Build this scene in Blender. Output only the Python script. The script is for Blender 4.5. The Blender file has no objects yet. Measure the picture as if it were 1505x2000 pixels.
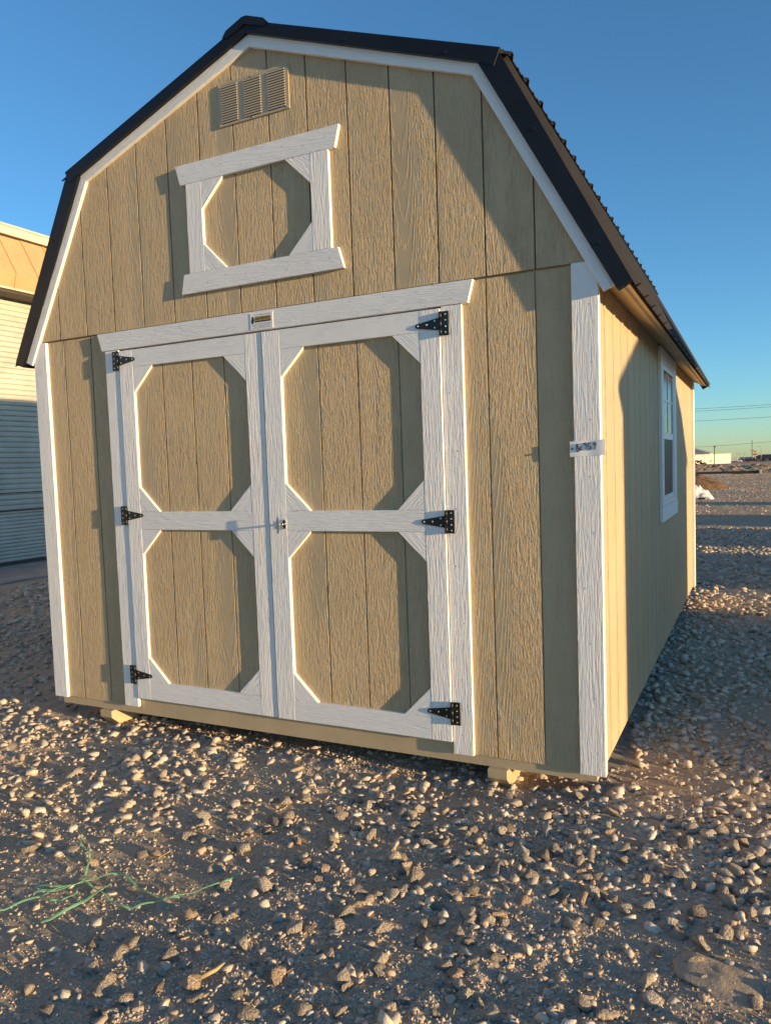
import bpy, bmesh, math, random
import numpy as np
from mathutils import Vector, Matrix

random.seed(7)
rng = np.random.default_rng(11)
SC = bpy.context.scene
COL = SC.collection
IN = 0.0254

# ------------------------------------------------------------------ camera
cam_d = bpy.data.cameras.new('camera')
cam = bpy.data.objects.new('camera', cam_d)
COL.objects.link(cam)
CAM = Vector((3.6121, -2.9819, 1.2379))
yaw, pit, rol = -0.458872, -0.063390, -0.035043
fw = Vector((math.sin(yaw) * math.cos(pit), math.cos(yaw) * math.cos(pit), math.sin(pit)))
rt = Vector((math.cos(yaw), -math.sin(yaw), 0))
up = rt.cross(fw)
r2 = rt * math.cos(rol) + up * math.sin(rol)
u2 = up * math.cos(rol) - rt * math.sin(rol)
m = Matrix((r2, u2, -fw)).transposed().to_4x4()
m.translation = CAM
cam.matrix_world = m
cam_d.sensor_fit = 'VERTICAL'
cam_d.sensor_height = 24.0
cam_d.sensor_width = 18.06
cam_d.lens = 24.0 * 1468.563 / 2000.0
cam_d.shift_x = -2.35 / 2000
cam_d.shift_y = 4.2 / 2000
cam_d.clip_start = 0.05
cam_d.clip_end = 8000
SC.camera = cam

# ------------------------------------------------------------------ light
TRAVEL = Vector((-1.0, 0.13, -0.093)).normalized()      # the way sunlight travels
SUN_EL = math.asin(-TRAVEL.z)
SUN_AZ = math.atan2(-TRAVEL.x, -TRAVEL.y)               # clockwise from +Y
world = bpy.data.worlds.new('World')
SC.world = world
world.use_nodes = True
wn = world.node_tree
wn.nodes.clear()
sky = wn.nodes.new('ShaderNodeTexSky')
sky.sky_type = 'NISHITA'
sky.sun_disc = False
sky.sun_elevation = SUN_EL
sky.sun_rotation = SUN_AZ
sky.altitude = 900
sky.air_density = 0.9
sky.dust_density = 0.45
sky.ozone_density = 3.7
bg = wn.nodes.new('ShaderNodeBackground')
bg.inputs['Strength'].default_value = 0.115
wo = wn.nodes.new('ShaderNodeOutputWorld')
wb = wn.nodes.new('ShaderNodeVectorMath')            # the photograph's white balance, over the whole sky alike
wb.operation = 'MULTIPLY'
wb.inputs[1].default_value = (0.935, 0.975, 0.865)
wn.links.new(sky.outputs[0], wb.inputs[0])
wn.links.new(wb.outputs[0], bg.inputs[0])
wn.links.new(bg.outputs[0], wo.inputs[0])

sun_d = bpy.data.lights.new('sun', 'SUN')
sun_d.energy = 2.6
sun_d.angle = math.radians(0.53)
sun_d.color = (1.0, 0.70, 0.37)
sun = bpy.data.objects.new('sun', sun_d)
COL.objects.link(sun)
sun.rotation_euler = TRAVEL.to_track_quat('-Z', 'Y').to_euler()
sun.location = (40, -6, 12)

SC.view_settings.view_transform = 'Standard'
SC.view_settings.look = 'None'
SC.view_settings.exposure = 1.65
SC.view_settings.gamma = 1.0
SC.view_settings.use_curve_mapping = False

# ------------------------------------------------------------------ material helpers
class NT:
    def __init__(s, name):
        s.m = bpy.data.materials.new(name)
        s.m.use_nodes = True
        s.t = s.m.node_tree
        s.b = s.t.nodes['Principled BSDF']

    def n(s, kind, **kw):
        nd = s.t.nodes.new('ShaderNode' + kind)
        for k, v in kw.items():
            if k.startswith('_'):
                setattr(nd, k[1:], v)
            else:
                s.put(nd.inputs[int(k[1:]) if k[0] == 'i' and k[1:].isdigit() else k], v)
        return nd

    def put(s, sock, v):
        if isinstance(v, bpy.types.NodeSocket):
            s.t.links.new(v, sock)
        else:
            sock.default_value = v

    def math(s, op, a, b=0.0, c=0.0):
        nd = s.n('Math', _operation=op, i0=a, i1=b, i2=c)
        return nd.outputs[0]

    def noise(s, vec, scale=1.0, detail=2.0, rough=0.5, dist=0.0):
        nd = s.n('TexNoise', Vector=vec, Scale=scale, Detail=detail, Roughness=rough, Distortion=dist)
        return nd.outputs[0]

    def ramp(s, fac, stops):
        nd = s.n('ValToRGB', Fac=fac)
        e = nd.color_ramp.elements
        while len(e) < len(stops):
            e.new(0.5)
        for el, (p, c) in zip(e, stops):
            el.position = p
            el.color = c if len(c) == 4 else (*c, 1)
        return nd.outputs[0]

    def mix(s, fac, a, b):
        nd = s.n('Mix', _data_type='RGBA')
        s.put(nd.inputs[0], fac)
        for i, v in ((6, a), (7, b)):
            s.put(nd.inputs[i], v if isinstance(v, bpy.types.NodeSocket) else (*v, 1) if len(v) == 3 else v)
        return nd.outputs[2]

    def xyz(s, x, y, z=0.0):
        return s.n('CombineXYZ', X=x, Y=y, Z=z).outputs[0]

    def bump(s, h, dist, strength=1.0):
        nd = s.n('Bump', Strength=strength, Distance=dist, Height=h)
        s.put(s.b.inputs['Normal'], nd.outputs[0])
        return nd

    def set(s, **kw):
        for k, v in kw.items():
            k = k.replace('_', ' ')
            s.put(s.b.inputs[k], (*v, 1) if isinstance(v, tuple) and len(v) == 3 else v)
        return s


def plain(name, col, rough=0.6, metal=0.0, var=0.12, scale=6.0, spec=0.5, bump=0.0):
    t = NT(name)
    co = t.n('TexCoord').outputs['Object']
    f = t.noise(co, scale, 4, 0.6)
    c2 = tuple(max(0, c * (1 - var * 2)) for c in col)
    c3 = tuple(min(1, c * (1 + var)) for c in col)
    t.set(Base_Color=t.ramp(f, [(0.3, c2), (0.7, c3)]), Roughness=rough, Metallic=metal)
    t.b.inputs['Specular IOR Level'].default_value = spec
    if bump:
        t.bump(t.noise(co, scale * 8, 3), bump)
    return t.m


def wood(name, col, amp, rough=0.55, var=0.06, fx=88.0, fv=8.5, cath=1.0, wav=0.045, dst=0.7):
    """embossed wood grain: uv layer 'grain' = (across, along) in metres"""
    t = NT(name)
    uv = t.n('UVMap', _uv_map='grain').outputs[0]
    sp = t.n('SeparateXYZ', Vector=uv)
    rnd = t.n('ObjectInfo').outputs['Random']
    U = t.math('ADD', sp.outputs[0], t.math('MULTIPLY', rnd, 31.0))
    V = t.math('ADD', sp.outputs[1], t.math('MULTIPLY', rnd, 57.0))
    wob = t.noise(t.xyz(t.math('MULTIPLY', U, 7.0), t.math('MULTIPLY', V, 2.2), rnd), 1.0, 3, 0.6)
    U2 = t.math('ADD', U, t.math('MULTIPLY', t.math('SUBTRACT', wob, 0.5), wav))
    n1 = t.noise(t.xyz(t.math('MULTIPLY', U2, fx), t.math('MULTIPLY', V, fv), 3.1), 1.0, 3, 0.55, dst)
    n2 = t.noise(t.xyz(t.math('MULTIPLY', U2, fx * 2.6), t.math('MULTIPLY', V, fv * 3.5), 9.1), 1.0, 2, 0.5, 0.3)
    tri = t.math('PINGPONG', t.math('ADD', U, t.math('MULTIPLY', wob, 0.05)), 0.12)
    ph = t.math('ADD', t.math('MULTIPLY', V, 42.0), t.math('MULTIPLY', t.math('MULTIPLY', tri, tri), -4200.0))
    ph = t.math('ADD', ph, t.math('MULTIPLY', wob, 16.0))
    ph = t.math('ADD', ph, t.math('MULTIPLY', n1, 3.0))
    wave = t.math('SINE', ph)
    low = t.noise(t.xyz(t.math('MULTIPLY', U, 4.5), t.math('MULTIPLY', V, 0.55), 5.0), 1.0, 1)
    mk = t.n('MapRange', Value=low, i1=0.48, i2=0.6, _interpolation_type='SMOOTHSTEP').outputs[0]
    mk = t.math('MULTIPLY', mk, t.math('SUBTRACT', 1.0, t.math('MULTIPLY', tri, 6.0)))
    mk = t.math('MULTIPLY', mk, cath)
    h = t.math('ADD', n1, t.math('MULTIPLY', n2, 0.34))
    h = t.math('ADD', t.math('MULTIPLY', h, t.math('SUBTRACT', 1.0, t.math('MULTIPLY', mk, 0.55))),
               t.math('MULTIPLY', t.math('MULTIPLY', wave, mk), 0.14))
    # grooved, embossed look: plateaus with soft channels
    h = t.n('MapRange', Value=h, i1=0.38, i2=0.86, _interpolation_type='SMOOTHSTEP').outputs[0]
    vary = t.noise(t.xyz(t.math('MULTIPLY', U, 9.0), t.math('MULTIPLY', V, 1.1), 2.0), 1.0, 2)
    h = t.math('MULTIPLY', h, t.math('ADD', t.math('MULTIPLY', rnd, 0.5), t.math('MULTIPLY', vary, 1.5)))
    t.bump(h, amp)
    co = t.n('TexCoord').outputs['Object']
    blot = t.noise(co, 1.7, 4, 0.6)
    dirt = t.noise(co, 14.0, 4, 0.65)
    c2 = tuple(c * (1 - var * 2.2) for c in col)
    c3 = tuple(min(1, c * (1 + var)) for c in col)
    base = t.ramp(t.math('ADD', t.math('MULTIPLY', blot, 0.6), t.math('MULTIPLY', dirt, 0.4)), [(0.32, c2), (0.68, c3)])
    t.set(Base_Color=base, Roughness=rough)
    t.b.inputs['Specular IOR Level'].default_value = 0.35
    return t.m


TAN = (0.51, 0.40, 0.25)
M = {}
M['siding'] = wood('siding paint', TAN, 0.0042, 0.6, fx=118.0, fv=17.0)
M['siding_soft'] = wood('side siding paint', TAN, 0.0028, 0.62, fx=112.0, fv=15.0)
M['white'] = wood('white trim paint', (0.85, 0.84, 0.825), 0.0013, 0.5, 0.03, 135.0, 10.0, 0.8, 0.02, 0.35)
M['nail'] = plain('painted nail head', (0.55, 0.54, 0.52), 0.4)
M['tan'] = plain('tan paint', TAN, 0.6, var=0.05, scale=5, bump=0.0008)
M['tanvent'] = plain('tan vent paint', (0.45, 0.38, 0.265), 0.5, var=0.03)
M['black_metal'] = plain('black roof metal', (0.010, 0.010, 0.012), 0.34, 0.0, 0.15, 4, spec=0.3)
M['roof_metal'] = plain('sunlit black roof sheet', (0.028, 0.024, 0.018), 0.5, 0.0, 0.15, 4, spec=0.45)  # brown tint paints the low sunlight onto the black metal
M['hinge'] = plain('black hinge steel', (0.012, 0.012, 0.012), 0.4, 0.0, 0.1, 30)
M['screw'] = plain('zinc screw', (0.62, 0.62, 0.60), 0.32, 0.9, 0.05)
M['chrome'] = plain('chrome', (0.75, 0.75, 0.75), 0.14, 1.0, 0.03)
M['lockblack'] = plain('black lock face', (0.01, 0.01, 0.01), 0.25)
M['paper'] = plain('paper', (0.90, 0.89, 0.87), 0.7, var=0.03, scale=20)
M['ink'] = plain('black ink', (0.012, 0.012, 0.014), 0.6)
M['vinyl'] = plain('white vinyl', (0.80, 0.81, 0.82), 0.35, var=0.02)
M['gold'] = plain('gold print', (0.45, 0.30, 0.06), 0.5)
M['navy'] = plain('navy print', (0.02, 0.025, 0.06), 0.5)
M['strap'] = plain('green strapping', (0.24, 0.54, 0.29), 0.42, var=0.15, scale=9)
M['straw'] = plain('dry straw', (0.42, 0.31, 0.15), 0.8)
M['creamwall'] = plain('cream metal cladding', (0.52, 0.49, 0.41), 0.5, var=0.09, scale=2.5)
M['copper'] = plain('tan awning metal', (0.56, 0.35, 0.17), 0.45, var=0.06, scale=2)
M['creamfascia'] = plain('cream fascia', (0.70, 0.60, 0.42), 0.5, var=0.08, scale=2)
M['brown'] = plain('brown steel', (0.06, 0.04, 0.03), 0.6)
M['concrete'] = plain('concrete', (0.36, 0.31, 0.27), 0.85, var=0.15, scale=3, bump=0.002)
M['farwhite'] = plain('warehouse wall', (0.74, 0.66, 0.50), 0.6, var=0.03, scale=0.4)
M['farroof'] = plain('warehouse roof', (0.35, 0.33, 0.32), 0.5, scale=0.4)
M['darkroof'] = plain('dark shingle roof', (0.035, 0.035, 0.042), 0.8, scale=0.8)
M['darkwindow'] = plain('dark opening', (0.03, 0.03, 0.035), 0.3)
M['maroon'] = plain('maroon car paint', (0.14, 0.018, 0.022), 0.25)
M['truckwhite'] = plain('white truck paint', (0.75, 0.72, 0.65), 0.35)
M['tyre'] = plain('tyre rubber', (0.02, 0.02, 0.02), 0.85)
M['rust'] = plain('rusty pipe', (0.05, 0.04, 0.035), 0.8)
M['pole'] = plain('weathered pole', (0.09, 0.07, 0.055), 0.9)
M['galv'] = plain('galvanised steel', (0.35, 0.35, 0.36), 0.45, 0.6)
M['yellow'] = plain('yellow sign', (0.70, 0.27, 0.012), 0.4)
M['red'] = plain('red sign', (0.45, 0.04, 0.03), 0.4)
M['beamdark'] = plain('dark timber', (0.05, 0.042, 0.038), 0.85)
M['tarp'] = plain('white tarp', (0.78, 0.75, 0.70), 0.5, var=0.06, scale=6, bump=0.003)
M['wire'] = plain('black wire', (0.03, 0.03, 0.035), 0.7)
M['plastic'] = plain('pale plastic sheet', (0.6, 0.62, 0.66), 0.3)


def mat_glass():
    t = NT('dark window glass')
    co = t.n('TexCoord').outputs['Object']
    t.set(Base_Color=(0.05, 0.048, 0.05), Roughness=0.12)
    t.b.inputs['Specular IOR Level'].default_value = 0.3
    t.bump(t.noise(co, 3.0, 1), 0.004, 0.25)
    return t.m


def mat_screen():
    t = NT('insect screen')
    co = t.n('TexCoord').outputs['Object']
    t.set(Base_Color=t.ramp(t.noise(co, 900, 0), [(0.4, (0.03, 0.028, 0.028)), (0.6, (0.06, 0.055, 0.05))]), Roughness=0.5)
    return t.m


def mat_stone(tint_attr):
    t = NT('limestone gravel' if tint_attr else 'limestone')
    co = t.n('TexCoord').outputs['Object']
    if tint_attr:
        r = t.n('Attribute', _attribute_name='tint').outputs['Fac']
        sc = 45
    else:
        r = t.n('ObjectInfo').outputs['Random']
        sc = 1.3
    c = t.ramp(r, [(0.0, (0.34, 0.285, 0.23)), (0.25, (0.48, 0.41, 0.33)), (0.5, (0.57, 0.485, 0.38)), (0.75, (0.63, 0.55, 0.44)),
                   (0.9, (0.54, 0.39, 0.27)), (1.0, (0.70, 0.63, 0.54))])
    g = t.noise(co, sc, 4, 0.65)
    c = t.mix(t.n('MapRange', Value=g, i1=0.5, i2=0.95).outputs[0], c, (0.42, 0.32, 0.21))
    t.set(Base_Color=c, Roughness=0.92)
    t.b.inputs['Specular IOR Level'].default_value = 0.2
    t.bump(t.noise(co, sc * 3.2, 4, 0.6), 0.003 if tint_attr else 0.03)
    return t.m


def mat_ground():
    t = NT('dirt and gravel ground')
    co = t.n('TexCoord').outputs['Object']
    big = t.noise(co, 0.9, 5, 0.6)
    med = t.noise(co, 7.0, 4, 0.65)
    fine = t.noise(co, 85.0, 4, 0.7)
    c = t.ramp(big, [(0.3, (0.31, 0.25, 0.185)), (0.55, (0.42, 0.34, 0.25)), (0.75, (0.49, 0.40, 0.30))])
    c = t.mix(t.math('MULTIPLY', t.n('MapRange', Value=med, i1=0.45, i2=0.7).outputs[0], 0.55), c, (0.50, 0.395, 0.275))
    # grit grains lighter than the dirt
    vo = t.n('TexVoronoi', Vector=co, Scale=70.0)
    grit = t.n('MapRange', Value=vo.outputs['Distance'], i1=0.18, i2=0.32, i3=1.0, i4=0.0).outputs[0]
    pick = t.n('MapRange', Value=t.n('SeparateColor', Color=vo.outputs['Color']).outputs[0], i1=0.6, i2=0.7).outputs[0]
    gm = t.math('MULTIPLY', grit, pick)
    c = t.mix(t.math('MULTIPLY', gm, 0.6), c, (0.56, 0.46, 0.34))
    # farther gravel: larger cells; raking sunlight painted in as a paler, warmer tone
    vo2 = t.n('TexVoronoi', Vector=co, Scale=17.0)
    g2 = t.n('MapRange', Value=vo2.outputs['Distance'], i1=0.1, i2=0.45, i3=1.0, i4=0.0).outputs[0]
    sp = t.n('SeparateXYZ', Vector=co)
    farm = t.n('MapRange', Value=sp.outputs[1], i1=8.0, i2=18.0).outputs[0]
    tone = t.ramp(t.n('SeparateColor', Color=vo2.outputs['Color']).outputs[1],
                  [(0.0, (0.44, 0.30, 0.19)), (0.6, (0.53, 0.37, 0.235)), (1.0, (0.60, 0.45, 0.30))])
    c = t.mix(t.math('MULTIPLY', farm, 0.8), c, tone)
    t.set(Base_Color=c, Roughness=0.95)
    t.b.inputs['Specular IOR Level'].default_value = 0.15
    hh = t.math('ADD', t.math('MULTIPLY', fine, 0.006), t.math('MULTIPLY', gm, 0.004))
    hh = t.math('ADD', hh, t.math('MULTIPLY', t.math('MULTIPLY', g2, farm), 0.02))
    lump = t.noise(co, 2.6, 5, 0.62)
    hh = t.math('ADD', hh, t.math('MULTIPLY', t.math('MULTIPLY', lump, farm), 0.16))
    t.bump(hh, 1.0, 0.9)
    return t.m


M['glass'] = mat_glass()
M['screen'] = mat_screen()
M['stone'] = mat_stone(False)
M['gravel'] = mat_stone(True)
M['ground'] = mat_ground()
M['crumb'] = plain('dirt crumbs', (0.50, 0.375, 0.25), 0.95, var=0.2, scale=3)
M['mulch'] = plain('brown dirt heap', (0.24, 0.13, 0.055), 0.95, var=0.35, scale=7, bump=0.03)
M['bermdirt'] = plain('rubble bank', (0.52, 0.34, 0.19), 0.95, var=0.3, scale=1.2, bump=0.2)

# ------------------------------------------------------------------ object helpers
def tag(o, label=None, cat=None, group=None, kind=None):
    for k, v in (('label', label), ('category', cat), ('group', group), ('kind', kind)):
        if v:
            o[k] = v
    return o


def empty(name, loc, label=None, cat=None, group=None):
    o = bpy.data.objects.new(name, None)
    COL.objects.link(o)
    o.location = loc
    o.empty_display_size = 0.2
    return tag(o, label, cat, group)


def rloc(o):            # world position of an object's origin (all groups here are unrotated)
    return Vector(o.location)


def link(name, me, mat, parent=None, world_space=True):
    o = bpy.data.objects.new(name, me)
    if mat is not None and not me.materials:
        me.materials.append(mat)
    COL.objects.link(o)
    if parent is not None:
        o.parent = parent
        if world_space:
            o.matrix_parent_inverse = Matrix.Translation(-rloc(parent))
    return o


def from_bm(name, bm, mat, parent=None, world_space=True, smooth=False):
    me = bpy.data.meshes.new(name)
    bmesh.ops.recalc_face_normals(bm, faces=bm.faces)
    if smooth:
        for f in bm.faces:
            f.smooth = True
    bm.to_mesh(me)
    bm.free()
    return link(name, me, mat, parent, world_space)


def frame_pt(plane, a, b, d):
    """plane 'y': a=x, b=z, d=y   plane 'x': a=y, b=z, d=x   plane 'z': a=x, b=y, d=z"""
    if plane == 'y':
        return (a, d, b)
    if plane == 'x':
        return (d, a, b)
    return (a, b, d)


def add_prism(bm, poly, plane, d0, d1, grain=None, bevel=0.0):
    """extruded polygon; grain = unit 2-vector along the wood grain (writes uv 'grain')"""
    v0 = [bm.verts.new(frame_pt(plane, a, b, d0)) for a, b in poly]
    v1 = [bm.verts.new(frame_pt(plane, a, b, d1)) for a, b in poly]
    n = len(poly)
    fs = [bm.faces.new(v0), bm.faces.new(v1)]
    for i in range(n):
        j = (i + 1) % n
        fs.append(bm.faces.new((v0[i], v0[j], v1[j], v1[i])))
    if bevel:
        es = {e for f in fs for e in f.edges}
        bmesh.ops.bevel(bm, geom=list(es), offset=bevel, segments=1, affect='EDGES')
    return fs


def uv_grain(bm, plane, g):
    lay = bm.loops.layers.uv.get('grain') or bm.loops.layers.uv.new('grain')
    ac = (g[1], -g[0])
    for f in bm.faces:
        for lp in f.loops:
            x, y, z = lp.vert.co
            a, b, d = (x, z, y) if plane == 'y' else (y, z, x) if plane == 'x' else (x, y, z)
            lp[lay].uv = (a * ac[0] + b * ac[1] + d * 1.3, a * g[0] + b * g[1])


def prism(name, poly, plane, d0, d1, mat, parent=None, grain=(0, 1), bevel=0.0012, scale=IN, ws=True):
    bm = bmesh.new()
    add_prism(bm, [(a * scale, b * scale) for a, b in poly], plane, d0 * scale, d1 * scale, bevel=bevel)
    L = math.hypot(*grain)
    uv_grain(bm, plane, (grain[0] / L, grain[1] / L))
    return from_bm(name, bm, mat, parent, ws)


def rect(a0, a1, b0, b1):
    return [(a0, b0), (a1, b0), (a1, b1), (a0, b1)]


def add_box(bm, x0, x1, y0, y1, z0, z1):
    return add_prism(bm, rect(x0, x1, y0, y1), 'z', z0, z1)


def add_tube(bm, pts, r, seg=8, cap=True):
    pts = [Vector(p) for p in pts]
    rings = []
    for i, p in enumerate(pts):
        d = (pts[min(i + 1, len(pts) - 1)] - pts[max(i - 1, 0)]).normalized()
        a = d.orthogonal().normalized() if i == 0 else (rings_a - d * rings_a.dot(d)).normalized()
        rings_a = a
        b = d.cross(a)
        rr = r[i] if isinstance(r, (list, tuple)) else r
        rings.append([bm.verts.new(p + a * rr * math.cos(2 * math.pi * k / seg) + b * rr * math.sin(2 * math.pi * k / seg)) for k in range(seg)])
    for i in range(len(rings) - 1):
        for k in range(seg):
            bm.faces.new((rings[i][k], rings[i][(k + 1) % seg], rings[i + 1][(k + 1) % seg], rings[i + 1][k]))
    if cap:
        bm.faces.new(rings[0])
        bm.faces.new(rings[-1])


def tube(name, pts, r, mat, parent=None, seg=8, smooth=True, ws=True):
    bm = bmesh.new()
    add_tube(bm, pts, r, seg)
    return from_bm(name, bm, mat, parent, ws, smooth)


def boxobj(name, x0, x1, y0, y1, z0, z1, mat, parent=None, ws=True, bevel=0.0):
    bm = bmesh.new()
    add_prism(bm, rect(x0, x1, y0, y1), 'z', z0, z1, bevel=bevel)
    uv_grain(bm, 'y', (0, 1))
    return from_bm(name, bm, mat, parent, ws)


# ------------------------------------------------------------------ terrain
TAB = rng.random((256, 256))


def vnoise(x, y, wl, off=0.0):
    x = np.asarray(x, float) / wl + 37.3 + off * 17.7
    y = np.asarray(y, float) / wl + 91.7 + off * 5.3
    xi = np.floor(x).astype(int)
    yi = np.floor(y).astype(int)
    fx = x - xi
    fy = y - yi
    fx = fx * fx * (3 - 2 * fx)
    fy = fy * fy * (3 - 2 * fy)
    a = TAB[xi & 255, yi & 255]
    b = TAB[(xi + 1) & 255, yi & 255]
    c = TAB[xi & 255, (yi + 1) & 255]
    d = TAB[(xi + 1) & 255, (yi + 1) & 255]
    return (a * (1 - fx) + b * fx) * (1 - fy) + (c * (1 - fx) + d * fx) * fy - 0.5


def G0(x, y):
    return -0.146 - 0.007 * np.maximum(0, np.asarray(y, float) - 8)


def GH(x, y):
    x = np.asarray(x, float)
    y = np.asarray(y, float)
    dist = np.hypot(x - 3.6, y + 3.0)
    near = np.clip((7.0 - dist) / 3.0, 0, 1)
    mid = np.clip((40 - dist) / 30.0, 0, 1)
    h = G0(x, y) + mid * 0.035 * vnoise(x, y, 1.7, 6) + mid * 0.012 * vnoise(x, y, 0.55, 1)
    h = h + near * (0.010 * vnoise(x, y, 0.19, 2) + 0.007 * vnoise(x, y, 0.08, 3))
    rough = np.clip(vnoise(x, y, 0.42, 9) * 2.6 + 0.5, 0.12, 1)
    crumb = np.abs(vnoise(x, y, 0.075, 4)) * 0.022 + np.abs(vnoise(x, y, 0.04, 7)) * 0.014 + vnoise(x, y, 0.021, 5) * 0.006
    h = h + near * rough * crumb
    far = np.clip((dist - 300) / 500, 0, 1)
    return h + far * 0


def axis(lo, hi, step, end_lo, end_hi, grow):
    mid = list(np.arange(lo, hi, step))
    a, s = [], step
    v = lo
    while v > end_lo:
        s *= grow
        v -= s
        a.append(v)
    b, s = [], step
    v = mid[-1]
    while v < end_hi:
        s *= grow
        v += s
        b.append(v)
    return np.array(a[::-1] + mid + b)


def build_ground():
    xs = axis(-0.4, 4.5, 0.0095, -2500, 2500, 1.10)
    ys = axis(-2.05, 0.2, 0.0095, -400, 6000, 1.045)
    X, Y = np.meshgrid(xs, ys)
    Z = GH(X, Y)
    nx, ny = len(xs), len(ys)
    co = np.stack([X, Y, Z], -1).reshape(-1, 3).astype(np.float32)
    i = np.arange(ny - 1)[:, None] * nx + np.arange(nx - 1)[None, :]
    q = np.stack([i, i + 1, i + nx + 1, i + nx], -1).reshape(-1, 4).astype(np.int32)
    me = bpy.data.meshes.new('ground')
    me.vertices.add(len(co))
    me.vertices.foreach_set('co', co.ravel())
    me.loops.add(q.size)
    me.loops.foreach_set('vertex_index', q.ravel())
    me.polygons.add(len(q))
    me.polygons.foreach_set('loop_start', np.arange(0, q.size, 4, dtype=np.int32))
    me.polygons.foreach_set('use_smooth', np.ones(len(q), bool))
    me.update(calc_edges=True)
    o = link('ground', me, M['ground'])
    return tag(o, 'bare tan dirt and gravel yard under and around the shed', 'ground', kind='structure')


GROUND = build_ground()


# ---- stones: convex hulls of random points, squashed
def hull_points(seed, n, squash):
    r = np.random.default_rng(seed)
    p = r.normal(size=(n, 3))
    p /= np.linalg.norm(p, axis=1)[:, None]
    p = np.sign(p) * np.abs(p) ** 0.8
    p *= r.uniform(0.82, 1.06, (n, 1))
    p *= np.array(squash)
    return p


def hull_bm(seed, n, squash):
    bm = bmesh.new()
    for p in hull_points(seed, n, squash):
        bm.verts.new(p)
    res = bmesh.ops.convex_hull(bm, input=bm.verts)
    loose = [v for v in bm.verts if not v.link_faces]
    if loose:
        bmesh.ops.delete(bm, geom=loose, context='VERTS')
    bmesh.ops.triangulate(bm, faces=bm.faces)
    return bm


LOW = []
for k in range(14):
    sq = [(1, .75, .5), (1, .9, .62), (1.25, .65, .5), (1, .8, .35), (.95, .9, .78), (1.3, .6, .42), (1, .85, .55)][k % 7]
    b = hull_bm(100 + k, 13, sq)
    b.verts.index_update()
    LOW.append((np.array([v.co[:] for v in b.verts]), np.array([[v.index for v in f.verts] for f in b.faces])))
    b.free()

CRUMB = []
for k in range(6):
    b = hull_bm(500 + k, 8, (1, .8, .7))
    b.verts.index_update()
    CRUMB.append((np.array([v.co[:] for v in b.verts]), np.array([[v.index for v in f.verts] for f in b.faces])))
    b.free()

HI = []
for k in range(12):
    sq = [(1, .75, .5), (1, .9, .62), (1.2, .65, .5), (1, .85, .4), (.95, .9, .75), (1.3, .6, .42)][k % 6]
    b = hull_bm(300 + k, 13, sq)
    bmesh.ops.dissolve_limit(b, angle_limit=math.radians(14), verts=b.verts, edges=b.edges)
    bmesh.ops.bevel(b, geom=list(b.edges), offset=0.075, segments=1, affect='EDGES', clamp_overlap=True)
    bmesh.ops.recalc_face_normals(b, faces=b.faces)
    for f in b.faces:
        f.smooth = True
    me = bpy.data.meshes.new('stone')
    b.to_mesh(me)
    b.free()
    me.materials.append(M['stone'])
    HI.append(me)


def in_view(x, y, margin=0.16):
    d = np.stack([x - CAM.x, y - CAM.y, np.full_like(x, -0.14 - CAM.z)], -1)
    zc = d @ np.array(fw)
    u = (d @ np.array(r2)) / zc
    v = (d @ np.array(u2)) / zc
    return (zc > 0.3) & (np.abs(u) < 0.512 + margin) & (v > -0.68 - margin)


def dens(x, y):
    """0..1 how gravelly the ground is there"""
    right = 1 / (1 + np.exp(-(x - 2.35 + 0.35 * (y + 1.0)) * 3.0))
    nearshed = np.exp(-((y + 0.25) / 0.33) ** 2) * (y < 0.6)
    far = np.clip((y - 0.3) / 0.8, 0, 1)
    d = 0.32 + 0.55 * right + 0.9 * nearshed + 0.6 * far
    bare = np.exp(-(((x - 3.5) / 0.28) ** 2 + ((y + 0.95) / 0.3) ** 2))
    return np.clip(d * (0.72 + 1.5 * vnoise(x, y, 0.5, 12)) * (1 - 0.8 * bare), 0.04, 1)


def scatter():
    P = []
    for (rmin, rmax, per_m2, lo, hi, med) in (
            (1.2, 4.6, 3300, 0.003, 0.034, 0.0098), (4.6, 8.0, 1100, 0.009, 0.036, 0.0165), (8.0, 16.0, 420, 0.014, 0.045, 0.023),
            (16.0, 36.0, 14, 0.015, 0.045, 0.022)):
        area = math.pi * (rmax ** 2 - rmin ** 2)
        n = int(area * per_m2)
        r = np.sqrt(rng.uniform(rmin ** 2, rmax ** 2, n))
        a = rng.uniform(-math.pi, math.pi, n)
        x = CAM.x + r * np.sin(a)
        y = CAM.y + r * np.cos(a)
        k = in_view(x, y) & (rng.random(n) < dens(x, y))
        k &= ~((x > 0.45) & (x < 2.75) & (y > 0.35) & (y < 4.6))
        k &= ~((x < -4.9) & (y > 2.0))
        ratio = (x - CAM.x) / (y - CAM.y)
        k &= (y < 0.5) | (ratio > -0.15) | (ratio < -1.05)      # nothing shows behind the shed
        x, y = x[k], y[k]
        s = np.clip(med * np.exp(rng.normal(0, 0.72, len(x))), lo, hi)
        P.append(np.stack([x, y, s], -1))
    return np.concatenate(P)


PTS = scatter()
dist = np.hypot(PTS[:, 0] - CAM.x, PTS[:, 1] - CAM.y)
vis = in_view(PTS[:, 0], PTS[:, 1], -0.01)
show = np.where(vis & (PTS[:, 1] < 0.1), PTS[:, 2] / np.hypot(dist, 1.3), 0)
order = np.argsort(-show)
hero, rest = PTS[order[:300]], PTS[order[300:]]

for i, (x, y, s) in enumerate(hero):
    o = bpy.data.objects.new('stone', HI[i % len(HI)])
    COL.objects.link(o)
    o.parent = GROUND
    s *= random.uniform(0.95, 1.12)
    o.location = (x, y, float(GH(x, y)) + s * random.uniform(-0.15, 0.38))
    o.rotation_euler = (random.uniform(-.5, .5), random.uniform(-.5, .5), random.uniform(0, 6.28))
    o.scale = (s, s * random.uniform(0.8, 1.1), s * random.uniform(0.8, 1.1))


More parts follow.
